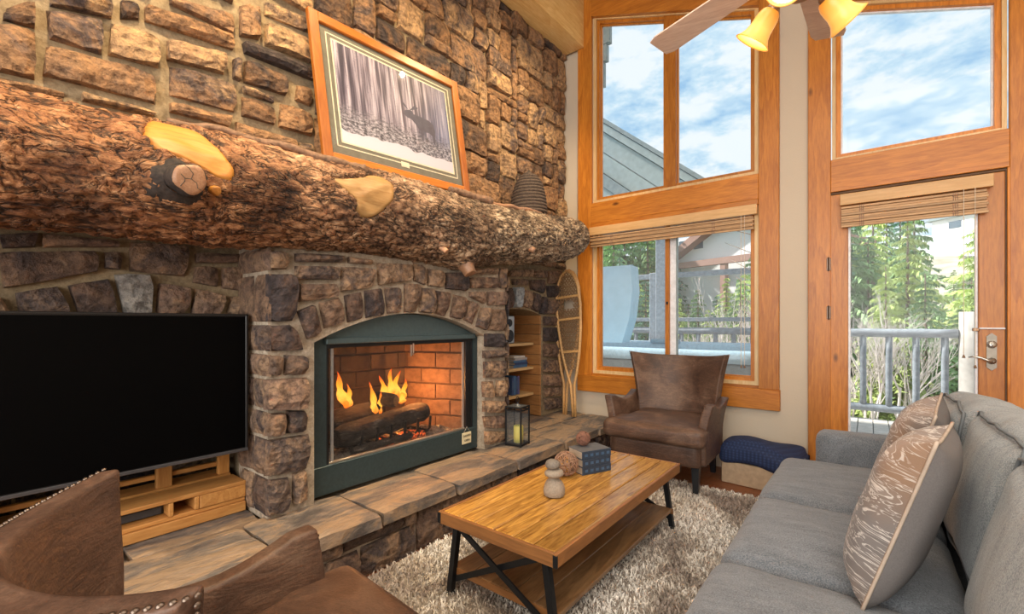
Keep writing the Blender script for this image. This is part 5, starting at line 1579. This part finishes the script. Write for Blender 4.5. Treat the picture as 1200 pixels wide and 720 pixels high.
for x in (-.28, .55):
    for y in (.85, 2.95): bx('foot', x - .03, x + .03, y - .03, y + .03, 0, .09, M['darkleg'], sf, .004)
for i, (ya, yb_, dz, dx) in enumerate(((.92, 1.585, 0, 0), (1.60, 2.23, .01, .02), (2.24, 2.87, -.01, .0))):
    def bf(q, u, i=i):
        p = q + Vector((0, 0, .012 * (abs(u[1]) ** 3 if u[2] > .6 else 0)))
        w = .009 * math.sin(q.y * 60 + 3 * noise.noise(q * 5)) * max(0, u[2]) * (1 - u[1] ** 2)
        return p + Vector((noise.noise(q * 5 + Vector((i * 3, 0, 0))) * .014 + w * .4, 0, noise.noise(q * 6) * .010 + w * .3))
    MX = Matrix.Translation((.335 + dx, (ya + yb_) / 2, .665 + dz)) @ Matrix.Rotation(R(11), 4, 'Y')
    v, f = softbox(.24, yb_ - ya, .44, .075, 26, (.035, .01, .03), bf)
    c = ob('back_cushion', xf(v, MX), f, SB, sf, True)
    hy = (yb_ - ya) / 2
    pipe = MB()
    loop = []
    for (sy, sz) in ((-1, -1), (1, -1), (1, 1), (-1, 1)):
        loop.append((sy, sz))
    pts = []
    for q in range(4):
        a, b = loop[q], loop[(q + 1) % 4]
        for s in range(10):
            t_ = s / 10; y = (a[0] + (b[0] - a[0]) * t_); z = (a[1] + (b[1] - a[1]) * t_)
            rr_ = 1 - .05 * (abs(y) ** 6 * abs(z) ** 6)
            q0 = Vector((-.101, y * (hy - .020) * rr_, z * .201 * rr_)); uu = (-.93, y * .96, z * .96)
            q0 += Vector((.035 * uu[0] * (1 - uu[1] ** 2) * (1 - uu[2] ** 2) - .003, 0, .03 * uu[2] * (1 - uu[0] ** 2) * (1 - uu[1] ** 2) + .003 * z))
            pts.append(MX @ bf(q0, uu))
    pipe.tube(pts, .005, 6, closed=True)
    pipe.build('piping', M['sofa_pipe'], c, True)

def throw_pillow(label, loc, rot, size=.47, seed=0, thick=.085):
    t = thing('throw_pillow', label, 'pillow', loc, 0, None); t.rotation_euler = rot
    N = 26; h = size / 2
    def P(i, j, s):
        a, b = 2 * i / N - 1, 2 * j / N - 1
        pin = 1 - .10 * (1 - abs(a) ** 2.0) * (abs(b) ** 3) ; pin2 = 1 - .10 * (1 - abs(b) ** 2.0) * (abs(a) ** 3)
        y = a * h * pin2 ; z = b * h * pin
        d = thick * (max(0, (1 - a ** 4) * (1 - b ** 4))) ** .55
        d += .008 * noise.noise(Vector((a * 2.5, b * 2.5, seed + s * 3))) * (1 - max(abs(a), abs(b)) ** 4)
        return Vector((-d * s * (1 if s > 0 else .62), y, z + h))
    for s, mt, nm in ((1, M['pillow'], 'printed_face'), (-1, M['pillow_back'], 'plain_back')):
        v = [P(i, j, s) for i in range(N + 1) for j in range(N + 1)]
        f = [(i * (N + 1) + j, (i + 1) * (N + 1) + j, (i + 1) * (N + 1) + j + 1, i * (N + 1) + j + 1) for i in range(N) for j in range(N)]
        if s > 0: f = [tuple(reversed(q)) for q in f]
        ob(nm, v, f, mt, t, True)
    br = [P(i, 0, 0) for i in range(N)] + [P(N, j, 0) for j in range(N)] + [P(N - i, N, 0) for i in range(N)] + [P(0, N - j, 0) for j in range(N)]
    pi = MB(); pi.tube(br, .0045, 6, closed=True); pi.build('piping', M['pillow_pipe'], t, True)
    return t
throw_pillow('brown and white printed throw pillow nearest the camera on the sofa', (.02, 1.64, .475), (R(-3), R(17), R(-10)), .46, 1, .10)
throw_pillow('brown and white printed throw pillow farther along the sofa, behind the near one', (.06, 2.22, .475), (R(3), R(17), R(-6)), .46, 5, .095)

# ================================================================== BOX WITH BLUE BLANKET
cb = thing('cardboard_box', 'plain cardboard box on the floor by the wall under a blue quilted cushion', 'box', (-.62, 3.80, .004), R(-5))
mb = MB(); mb.box(-.245, .245, -.16, .16, 0, .16, .004); mb.build('carton', M['cardboard'], cb)
bx('carton_tape', -.246, .246, -.025, .025, .16, .1606, M['paper'], cb, 0)
def qf(q, u):
    z = q.z + .045 * math.sin(u[0] * 1.6 + .3) * (1 if u[2] > 0 else .1) * 0 + .04 * noise.noise(Vector((q.x * 4, q.y * 4, 2)))
    if abs(u[0]) > .9 or abs(u[1]) > .9: z -= .018
    z += -.05 * max(0, u[0]) ** 2 if u[2] > 0 else 0
    return Vector((q.x, q.y, z))
v, f = softbox(.54, .36, .15, .055, 24, (0, 0, .02), qf)
qc = thing('quilted_cushion', 'dark blue quilted cushion draped over the cardboard box beside the armchair', 'cushion', (-.62, 3.80, .150), R(-5))
ob('quilted_cover', xf(v, Matrix.Translation((0, 0, .085))), f, M['quilt'], qc, True)
mb = MB(); mb.tube([(math.cos(a) * .262 * (1 if abs(math.cos(a)) < 2 else 1), math.sin(a) * .172, .075 + .01 * math.sin(3 * a)) for a in [2 * math.pi * q / 40 for q in range(40)]], .004, 6, closed=True); mb.build('piping', M['sofa_pipe'], qc, True)

# ================================================================== SHAG RUG
rug = thing('shag_rug', 'thick cream and grey shag rug under the coffee table', 'rug', (-.6, 1.9, 0), world_parts=True)
RX0, RX1, RY0, RY1 = -1.835, .55, -.15, 3.43
bx('rug_backing', RX0, RX1, RY0, RY1, .004, .016, plain('rug_base', (.30, .26, .22), 1.0), rug, .004)
def rug_mat():
    m = NT('shag_pile'); v = m.coord()
    n1 = m.noise(v, 2.2, 4, .6, .6); n2 = m.noise(v, 60, 3, .7)
    c = m.ramp(n1, [(.40, (.40, .33, .28)), (.47, (.74, .67, .58)), (.54, (.95, .91, .84))])
    c = m.mix(c, m.ramp(n2, [(.35, (.55, .52, .5)), (.65, (1.2, 1.2, 1.2))]), .8, 'MULTIPLY')
    m.set(Base_Color=c, Roughness=.95); return m.m
M['shag'] = rug_mat()
Nf = 62000
bx_ = rng.uniform(RX0 + .01, RX1 - .5, Nf); by_ = rng.uniform(.25, RY1 - .01, Nf)
ang = rng.uniform(0, 2 * np.pi, Nf); ln_ = rng.uniform(.016, .034, Nf); le_ = rng.uniform(.006, .026, Nf); la = rng.uniform(0, 2 * np.pi, Nf)
w_ = rng.uniform(.0022, .0042, Nf)
dx, dy = np.cos(ang) * w_, np.sin(ang) * w_
z0 = np.full(Nf, .012)
tx_, ty_ = bx_ + np.cos(la) * le_, by_ + np.sin(la) * le_
V = np.empty((Nf, 5, 3))
V[:, 0] = np.stack([bx_ - dx, by_ - dy, z0], 1); V[:, 1] = np.stack([bx_ + dx, by_ + dy, z0], 1)
mx, my = (bx_ * .5 + tx_ * .5), (by_ * .5 + ty_ * .5); mz = z0 + ln_ * .7
V[:, 2] = np.stack([mx + dx, my + dy, mz], 1); V[:, 3] = np.stack([mx - dx, my - dy, mz], 1)
V[:, 4] = np.stack([tx_, ty_, z0 + ln_ * .85], 1)
me = bpy.data.meshes.new('shag_pile'); me.vertices.add(Nf * 5); me.vertices.foreach_set('co', V.reshape(-1))
base = (np.arange(Nf) * 5)[:, None]
tri = np.concatenate([base + np.array([[0, 1, 2]]), base + np.array([[0, 2, 3]]), base + np.array([[3, 2, 4]])], 1).reshape(-1)
me.loops.add(len(tri)); me.loops.foreach_set('vertex_index', tri.astype(np.int32))
me.polygons.add(len(tri) // 3); me.polygons.foreach_set('loop_start', (np.arange(len(tri) // 3) * 3).astype(np.int32)); me.update(calc_edges=True)
me.materials.append(M['shag']); po = link(bpy.data.objects.new('shag_pile', me), rug); po['kind'] = 'stuff'

# ================================================================== CEILING FAN
fan = thing('ceiling_fan', 'ceiling fan with pale wooden blades and three lit amber glass shades', 'fan', (-.19, 1.88, 2.0), world_parts=True)
HX, HY = -.19, 1.88
mb = MB(); mb.lathe([(.0, 2.40), (.05, 2.40), (.085, 2.44), (.11, 2.50), (.115, 2.57), (.09, 2.62), (.03, 2.64), (.0, 2.64)], 32, (HX, HY, 0)); mb.build('motor_housing', M['bronze'], fan, True)
mb = MB(); mb.tube([(HX, HY, 2.62), (HX, HY, slope_z(HX, 4.75))], .014, 12); mb.build('downrod', M['bronze'], fan, True)
mb = MB(); mb.lathe([(.0, 2.34), (.04, 2.345), (.06, 2.37), (.05, 2.41), (.0, 2.41)], 28, (HX, HY, 0)); mb.build('light_fitter', M['bronze'], fan, True)
for k_ in range(5):
    a = R(86 + 72 * k_); MX = Matrix.Translation((HX, HY, 2.50)) @ Matrix.Rotation(a, 4, 'Z') @ Matrix.Rotation(R(11), 4, 'X')
    ol = []
    for i in range(13):
        t = i / 12; x = .17 + .475 * t; w = .052 + .016 * t; 
        if t > .93: w *= .80
        ol.append((x, w))
    n_ = len(ol); v = []
    for z in (-.0035, .0035):
        v += [MX @ Vector((x, w, z)) for x, w in ol] + [MX @ Vector((x, -w, z)) for x, w in ol]
    f = []
    for i in range(n_ - 1):
        f += [(i + 1, i, n_ + i, n_ + i + 1), (2 * n_ + i, 2 * n_ + i + 1, 3 * n_ + i + 1, 3 * n_ + i), (i, i + 1, 2 * n_ + i + 1, 2 * n_ + i), (n_ + i + 1, n_ + i, 3 * n_ + i, 3 * n_ + i + 1)]
    f += [(n_ - 1, 2 * n_ - 1, 4 * n_ - 1, 3 * n_ - 1), (0, 2 * n_, 3 * n_, n_)]
    o = ob('blade', v, f, M['blade'], fan)
    mb = MB(); mb.tube([MX @ Vector((.09, 0, -.005)), MX @ Vector((.15, .02, -.010)), MX @ Vector((.21, .028, -.008))], .006, 6); mb.tube([MX @ Vector((.09, 0, -.005)), MX @ Vector((.15, -.02, -.010)), MX @ Vector((.21, -.028, -.008))], .006, 6)
    mb.build('blade_iron', M['bronze'], fan, True)
for k_, (az, tl) in enumerate(((172, 38), (42, 48), (264, 62))):
    c = Vector((HX, HY, 2.365)); d = Vector((math.cos(R(az)), math.sin(R(az)), 0))
    p = c + d * .085 + Vector((0, 0, -.018))
    mb = MB(); mb.tube([c + d * .03, c + d * .065 + Vector((0, 0, .012)), p + Vector((0, 0, .01)), p], .008, 8)
    MX = Matrix.Translation(p) @ Matrix.Rotation(R(az), 4, 'Z') @ Matrix.Rotation(-R(tl), 4, 'Y')
    mb.lathe([(.014, .012), (.022, .0), (.024, -.018), (.0, -.018)], 16, (0, 0, 0), MX); mb.build('lamp_arm', M['bronze'], fan, True)
    prof = [(.026, -.010), (.032, -.016), (.038, -.032), (.040, -.055), (.041, -.075), (.046, -.095), (.056, -.112), (.066, -.122)]
    v = []; f = []; K = 32
    for r_, z in prof + [(q[0] - .003, q[1] - .001) for q in reversed(prof)]:
        for q in range(K): a = 2 * math.pi * q / K; v.append((r_ * math.cos(a), r_ * math.sin(a), z))
    for i in range(2 * len(prof) - 1):
        for q in range(K): f.append((i * K + q, (i + 1) * K + q, (i + 1) * K + (q + 1) % K, i * K + (q + 1) % K))
    sh = ob('glass_shade', v, f, M['shade_glass'], fan, True); sh.matrix_parent_inverse = Matrix.Translation(-ROOT_W[fan.name]) @ MX
    mb = MB(); mb.lathe([(.0, -.020), (.012, -.024), (.020, -.045), (.022, -.062), (.014, -.078), (.0, -.082)], 20)
    bl = mb.build('bulb', M['bulb'], fan, True); bl.matrix_parent_inverse = Matrix.Translation(-ROOT_W[fan.name]) @ MX
    lp = MX @ Vector((0, 0, -.10)); light('fan_lamp', 'POINT', lp, (0, 0, 0), 1.1, (1, .74, .42), shadow_soft_size=.03)

# ================================================================== OUTDOORS
deck = struct(bpy.data.objects.new('floor_deck', None)); col.objects.link(deck)
x = -4.2; i = 0
while x < 3.6:
    bx('deck_board', x, x + .138, 4.20, 7.35, -.055, -.02, M['deckboard'], deck, .003); x += .146
bx('deck_joist', -4.2, 3.6, 4.17, 7.36, -.25, -.06, M['fascia'], deck, 0)
rl = thing('deck_railing', 'weathered grey log railing along the edge of the deck', 'railing', (0, 7.3, -.02), world_parts=True)
def logbar(nm, p, q, r, mat, n_=10, seg=12):
    p, q = Vector(p), Vector(q); pts = [p.lerp(q, i / seg) + Vector((0, noise.noise(Vector((i * .7, p.x, 1))) * r * .2, noise.noise(Vector((i * .7, p.x, 5))) * r * .2)) for i in range(seg + 1)]
    mb = MB(); mb.tube(pts, r, n_); return mb.build(nm, mat, rl, True)
logbar('top_rail', (-4.2, 7.3, 1.07), (.80, 7.3, 1.07), .052, M['railgrey'], 12, 30)
logbar('bottom_rail', (-4.2, 7.3, .13), (.80, 7.3, .13), .048, M['railgrey'], 12, 30)
logbar('top_rail', (1.05, 7.3, 1.07), (3.6, 7.3, 1.07), .052, M['railgrey'])
logbar('bottom_rail', (1.05, 7.3, .13), (3.6, 7.3, .13), .048, M['railgrey'])
x = -4.1
while x < 3.5:
    if not .74 < x < 1.1:
        logbar('baluster', (x, 7.3, .12), (x, 7.3, 1.05), .034, M['railgrey'], 8, 4)
    x += .252
bx('cap_board', -4.2, -.95, 7.24, 7.30, 1.215, 1.275, M['railgrey'], rl, .005)
mb = MB(); mb.tube([(.93, 7.3, z) for z in (-.02, .3, .7, 1.0, 1.32)], [.135, .132, .13, .127, .125], 18); mb.build('newel_post', M['peeled'], rl, True)
mb = MB(); mb.tube([(1.16, 7.62, z) for z in (-.02, .3, .7, 1.0, 1.30)], [.115, .112, .11, .107, .105], 16); mb.build('newel_post', M['peeled'], rl, True)
# pergola post and beam by the hot tub
pg = thing('deck_post_frame', 'blue-grey timber post and cross beam standing behind the hot tub', 'post', (-2.8, 7.0, 0), world_parts=True)
bx('post', -2.625, -2.455, 6.95, 7.15, -.02, 4.4 - 1.2, M['railgrey'], pg, .01)
bx('side_post', -2.745, -2.64, 7.00, 7.12, -.02, 1.98, M['railgrey'], pg, .01)
bx('cross_beam', -3.6, -1.02, 7.16, 7.24, 1.90, 1.98, M['railgrey'], pg, .008)
# hot tub
tubt = thing('hot_tub', 'pale blue hot tub on the deck outside the low window', 'hot tub', (-1.7, 5.7, -.02), world_parts=True)
TX0, TX1, TY0, TY1 = -3.55, -.45, 4.70, 6.75
for (xa_, xb_, ya_, yb2_) in ((TX0 + .06, TX1 - .06, TY0 + .06, TY0 + .09), (TX0 + .06, TX1 - .06, TY1 - .09, TY1 - .06), (TX0 + .06, TX0 + .09, TY0 + .09, TY1 - .09), (TX1 - .09, TX1 - .06, TY0 + .09, TY1 - .09)):
    bx('cabinet_side', xa_, xb_, ya_, yb2_, -.02, .80, M['tub_side'], tubt, .005)
for i in range(7):
    bx('cabinet_slat', TX0 + .10, TX1 - .10, TY0 + .045, TY0 + .06, .02 + i * .11, .02 + i * .11 + .104, M['tub_side'], tubt, .004)
def ringshape(n_, hw_, hd_, p=5.0):
    o_ = []
    for i in range(n_):
        a = 2 * math.pi * i / n_; c_, s_ = math.cos(a), math.sin(a)
        k_ = (abs(c_) ** p + abs(s_) ** p) ** (-1 / p); o_.append((hw_ * c_ * k_, hd_ * s_ * k_))
    return o_
cx, cy, hw_, hd_ = (TX0 + TX1) / 2, (TY0 + TY1) / 2, (TX1 - TX0) / 2, (TY1 - TY0) / 2
rows = [(1.0, .80), (1.005, .83), (1.0, .885), (.985, .915), (.95, .925), (.90, .915), (.86, .88), (.83, .80), (.76, .55), (.70, .35)]
v = []; f = []; K = 72
for s_, z in rows:
    sc_ = (1 - s_)
    for (px, py) in ringshape(K, hw_ - sc_ * 1.2, hd_ - sc_ * 1.2): v.append((cx + px, cy + py, z))
for i in range(len(rows) - 1):
    for q in range(K): f.append((i * K + q, i * K + (q + 1) % K, (i + 1) * K + (q + 1) % K, (i + 1) * K + q))
f.append(tuple((len(rows) - 1) * K + q for q in range(K)))
ob('shell', v, f, M['tub_shell'], tubt, True)
wt = [(cx + a, cy + b, .80) for a, b in ringshape(48, hw_ - .20, hd_ - .20)]; ob('water', wt, [tuple(range(48))], M['water'], tubt)
for (hx_, hy_) in ((-2.35, 6.60), (-1.0, 6.60)):
    v, f = softbox(.42, .10, .07, .03, 6); ob('headrest', xf(v, Matrix.Translation((hx_, hy_, .925))), f, M['headrest'], tubt, True)
tc_ = thing('tub_cover', 'blue-grey folded hot tub cover standing upright at the left of the tub', 'cover', (-3.0, 5.6, .93), world_parts=True)
pf = [(-4.0, .935), (-2.52, .935), (-2.42, 1.25), (-2.38, 1.60), (-2.40, 1.93), (-4.0, 1.97)]
prism('cover_half', pf, 'y', 5.50, 5.62, M['tub_cover'], tc_); prism('cover_half', [(a - .005, b) for a, b in pf], 'y', 5.635, 5.75, M['tub_cover'], tc_)
bx('cover_hinge', -4.0, -2.42, 5.615, 5.64, 1.925, 1.95, M['headrest'], tc_, .004)

# neighbouring eave seen high at the left: raked boards
nb_ = thing('neighbour_roof_edge', 'grey-green raked siding boards of the neighbouring gable, high at the left', 'building', (-3.5, 6.0, 2.7), world_parts=True)
def rk(x, off): return 4.136 - .817 * (x + 3.01) - off
offs = [0, .075, .20, .50, .80, 1.0, 1.3, 1.62, 1.95, 2.3]
for i in range(len(offs) - 1):
    a, b = offs[i], offs[i + 1] - .012
    xr = lambda o_: -3.01 + (4.136 - o_ - 2.72) / .817      # where the board meets z = 2.72
    yy = 5.90 if i == 0 else (5.94 if i == 1 else (5.97 if i in (4, ) else 6.02 + .008 * i))
    prism('cap_board' if i == 0 else 'siding_board', [(-5.6, rk(-5.6, a)), (xr(a), 2.72), (xr(b), 2.72), (-5.6, rk(-5.6, b))], 'y', yy, 6.10, M['fascia'] if i in (0, 4) else M['siding'], nb_)
prism('gable_core', [(-5.6, 2.72), (xr(.1), 2.72), (-5.6, rk(-5.6, .1))], 'y', 6.10, 6.25, M['siding'], nb_)
# stepped bracket under our own eave
eb = thing('eave_bracket', 'stepped grey eave bracket outside the top left window corner', 'bracket', (-2.2, 4.4, 3.5), world_parts=True)
for (xa, xb, za, zb) in ((-2.6, -2.155, 4.16, 4.6), (-2.6, -2.19, 3.98, 4.155), (-2.6, -2.225, 3.72, 3.975)):
    bx('bracket_step', xa, xb, 4.40, 4.46, za, zb, M['fascia'], eb, .003)

# ground falling away and the wood beyond
v = []; f = []; NX, NY = 40, 40
def ground(x, y):
    d = max(0, y - 8); return -1.2 - 3.2 * (1 - math.exp(-d / 8)) + max(0, d - 22) * .26 + noise.noise(Vector((x * .08, y * .08, 0))) * .8
for i in range(NX + 1):
    for j in range(NY + 1):
        x = -70 + 120 * i / NX; y = 7.6 + 92 * (j / NY) ** 1.5; v.append((x, y, ground(x, y)))
for i in range(NX):
    for j in range(NY): a = i * (NY + 1) + j; f.append((a, a + NY + 1, a + NY + 2, a + 1))
gr = ob('ground_slope', v, f, M['slope']); gr['kind'] = 'structure'
def conifer_mesh(seed, mat):
    rs = np.random.default_rng(seed); vs_ = []; fs = []
    for lv in range(30):
        t = (lv + .5) / 30; z = .08 + .92 * t; Lb = (.20 * (1 - t) ** .85 + .012) * rs.uniform(.85, 1.15); nb__ = int(8 + 4 * (1 - t))
        for b in range(nb__):
            a = rs.uniform(0, 6.283); L = Lb * rs.uniform(.65, 1.2); dr = rs.uniform(.15, .5); ca, sa = math.cos(a), math.sin(a)
            S = 5
            for s in range(S):
                q0, q1 = s / S, (s + 1) / S
                for sd in (-1, 1):
                    for rep in (0, 1):
                        m_ = q0 + (q1 - q0) * rs.uniform(0, .6); wv = L * .26 * (1 - m_ * .6) * rs.uniform(.6, 1.3)
                        p0 = (ca * L * m_, sa * L * m_, z - dr * L * m_ * m_)
                        qe = m_ + rs.uniform(.12, .30)
                        p1 = (ca * L * qe - sa * sd * wv, sa * L * qe + ca * sd * wv, z - dr * L * qe - rs.uniform(-.01, .018))
                        p2 = (ca * L * (m_ + .17), sa * L * (m_ + .17), z - dr * L * (m_ + .15) ** 2 + .006)
                        n_ = len(vs_); vs_ += [p0, p1, p2]; fs.append((n_, n_ + 1, n_ + 2))
    me = mesh_of('foliage', vs_, fs); me.materials.append(mat); return me
con = [conifer_mesh(s, M[m_]) for s, m_ in ((1, 'needle_g'), (2, 'needle_y'), (3, 'needle_b'), (4, 'needle_g'))]
tmb = MB(); tmb.tube([(0, 0, -.1), (0, 0, .5), (0, 0, .98)], [.014, .009, .002], 7); tm = mesh_of('trunk', tmb.v, tmb.f); tm.materials.append(M['trunk'])
def tree(x, y, h, k_, label):
    z = ground(x, y)
    t = thing('conifer', label, 'tree', (x, y, z - .1), random.uniform(0, 6), 'conifers on the slope beyond the deck')
    t.scale = (h * random.uniform(.9, 1.25),) * 2 + (h,)
    for me_, nm in ((con[k_], 'foliage'), (tm, 'trunk')):
        o = bpy.data.objects.new(nm, me_); col.objects.link(o); o.parent = t
rt = random.Random(21)
KL = ['green conifer on the slope beyond the deck railing', 'yellow-green conifer on the slope beyond the deck railing', 'blue-green conifer on the slope beyond the deck railing', 'green conifer on the slope beyond the deck railing']
def place_tree(u, t, up, k_=None):
    """stands at distance t along a bearing, its top at an elevation 'up'"""
    r_ = (u - 600) / 533.0; x = (-.6184 + .7859 * r_) * t; y = (.7859 + .6184 * r_) * t
    if y < 9.5: return
    h = 1.2 + up * t - ground(x, y) + .1
    kk = rt.choice((0, 1, 2, 3)) if k_ is None else k_
    tree(x, y, h, kk, KL[kk].replace('beyond the deck railing', 'seen through the low window' if u < 930 else 'seen through the door glass'))
for i in range(22):   # through the door
    place_tree(955 + 230 * ((i * .618) % 1), rt.uniform(13, 34), rt.uniform(.12, .27) if ((i * .618) % 1) < .55 else rt.uniform(.02, .15))
for i in range(6): place_tree(975 + i * 16, 24 + 3 * (i % 3), .24 + .03 * (i % 2), (0, 2, 3, 1)[i % 4])
place_tree(1150, 15, .26, 1); place_tree(1175, 17, .24, 1); place_tree(1128, 19, .09, 1)
for i in range(22):   # through the window
    place_tree(700 + 210 * ((i * .618) % 1), rt.uniform(15, 34), rt.uniform(.06, .22) if ((i * .618) % 1) < .35 or ((i * .618) % 1) > .78 else rt.uniform(-.02, .05))
for i in range(9): place_tree(705 + i * 9, 26 + (i % 3) * 3, .23, (0, 3, 2)[i % 3])
for i in range(9): place_tree(796 + i * 11, 17 + (i * 5) % 7, (.055, .02, .075, .03, .06, .10, .05, .12, .16)[i], (1, 0, 3, 1, 2, 1, 0, 1, 3)[i])
# bare shrubs: one prototype, copied
def bare_mesh(seed):
    rs = random.Random(seed); mb = MB()
    def br(p, d, L, r, dep):
        q = p + d * L; mid = p.lerp(q, .5) + Vector((rs.uniform(-1, 1), rs.uniform(-1, 1), 0)) * L * .06
        mb.tube([p, mid, q], [r, r * .85, r * .6], 4, False)
        if dep == 0: return
        for i in range(rs.choice((3, 4))):
            s = p.lerp(q, rs.uniform(.35, 1)); a = rs.uniform(0, 6.28)
            nd = (d + Vector((math.cos(a), math.sin(a), rs.uniform(.0, .5))) * rs.uniform(.35, .7)).normalized()
            br(s, nd, L * rs.uniform(.5, .72), r * .5, dep - 1)
    for i in range(3):
        br(Vector((rs.uniform(-.1, .1), rs.uniform(-.1, .1), 0)), Vector((rs.uniform(-.2, .2), rs.uniform(-.2, .2), 1)).normalized(), .50, .012, 4)
    me = mesh_of('twigs', mb.v, mb.f); me.materials.append(M['bare']); return me
bm_ = [bare_mesh(1), bare_mesh(2)]
def shrub(u, t, up, k_):
    r_ = (u - 600) / 533.0; x = (-.6184 + .7859 * r_) * t; y = (.7859 + .6184 * r_) * t; z = ground(x, y); h = (1.2 + up * t - z) / 1.25
    o = thing('bare_tree', 'leafless pale tree in front of the conifers beyond the railing', 'tree', (x, y, z), u * .1, 'leafless trees beyond the deck')
    o.scale = (h * .8, h * .8, h); q = bpy.data.objects.new('twigs', bm_[k_]); col.objects.link(q); q.parent = o
for a in ((1008, 13, .10, 0), (1035, 12, .15, 1), (1062, 12.5, .13, 0), (1090, 15, .10, 1), (1116, 16, .16, 0), (1020, 17, .17, 1), (868, 11.0, .20, 1), (840, 13, .10, 0), (815, 15, .08, 1), (1045, 16, .18, 0)): shrub(*a)
br_ = thing('thin_sapling', 'bare sapling top rising past the upper window pane', 'tree', (-.95, 5.6, -1.0), world_parts=True)
p0 = Vector((-.83, 5.9, -1.0)); mb = MB()
mb.tube([p0, p0 + Vector((.05, 0, 2.2)), p0 + Vector((.08, 0, 3.7)), p0 + Vector((-.02, 0, 4.55))], [.02, .016, .010, .004], 6)
mb.tube([p0 + Vector((.075, 0, 3.65)), p0 + Vector((.14, 0, 3.95)), p0 + Vector((.16, 0, 4.3))], [.008, .006, .003], 5)
mb.tube([p0 + Vector((.06, 0, 2.6)), p0 + Vector((.28, 0, 3.6))], [.009, .005], 5)
for i in range(7): mb.tube([p0 + Vector((.05, 0, 1.6 + i * .25)), p0 + Vector((-.25 - .07 * i, .05 * i, 2.1 + i * .22))], [.007, .003], 4)
mb.build('stem', M['trunk'], br_, True)
# far houses
def at(u, v_, t):
    r_ = (u - 600) / 533.0; return Vector(((-.6184 + .7859 * r_) * t, (.7859 + .6184 * r_) * t, 1.2 + (378 - v_) / 533.0 * t))
fh = thing('mountain_house', 'pale house with red-brown timber gable beyond the trees, seen in the low window', 'house', at(835, 330, 30), R(-20))
bx('wall', -4, 5.0, 0, 5, -4, 3.2, M['farwall'], fh, 0)
prism('gable_roof', [(-5.0, .9), (1.6, 4.6), (7.0, 2.2), (7.0, 1.7), (1.6, 4.0), (-5.0, .45)], 'y', -.8, 5.5, M['farroof'], fh)
for xx in (-3.6, 1.0): bx('timber_post', xx, xx + .35, -.7, -.35, -4, 1.2, M['farroof'], fh, 0)
bx('timber_beam', -4.2, 3.0, -.75, -.4, 1.0, 1.4, M['farroof'], fh, 0)
for xx in (-2.6, -1.4): w = bx('window', xx, xx + .7, -.05, .02, 2.3, 3.0, M['farwin'], fh, 0)
hh = at(1118, 272, 60)
h2_ = thing('hillside_house', 'small grey house on the far hillside seen through the door glass', 'house', hh, R(-40))
bx('wall', -2.6, 2.6, 0, 4, -1, 2.0, M['farwall'], h2_, 0)
prism('roof', [(-3.2, 1.9), (0, 3.4), (3.2, 1.9)], 'y', -.5, 4.5, M['fascia'], h2_)
bx('window', -.6, .8, -.06, .02, .5, 1.4, M['farwin'], h2_, 0)
rd = ob('hillside_road', [at(1040, 276, 52), at(1170, 276, 52), at(1170, 300, 44), at(1040, 300, 44)] , [(0, 1, 2, 3)], M['slope_pale'] if 'slope_pale' in M else M['farwall'])
tag(rd, 'pale snowy strip of ground on the far hillside', 'ground', kind='structure')
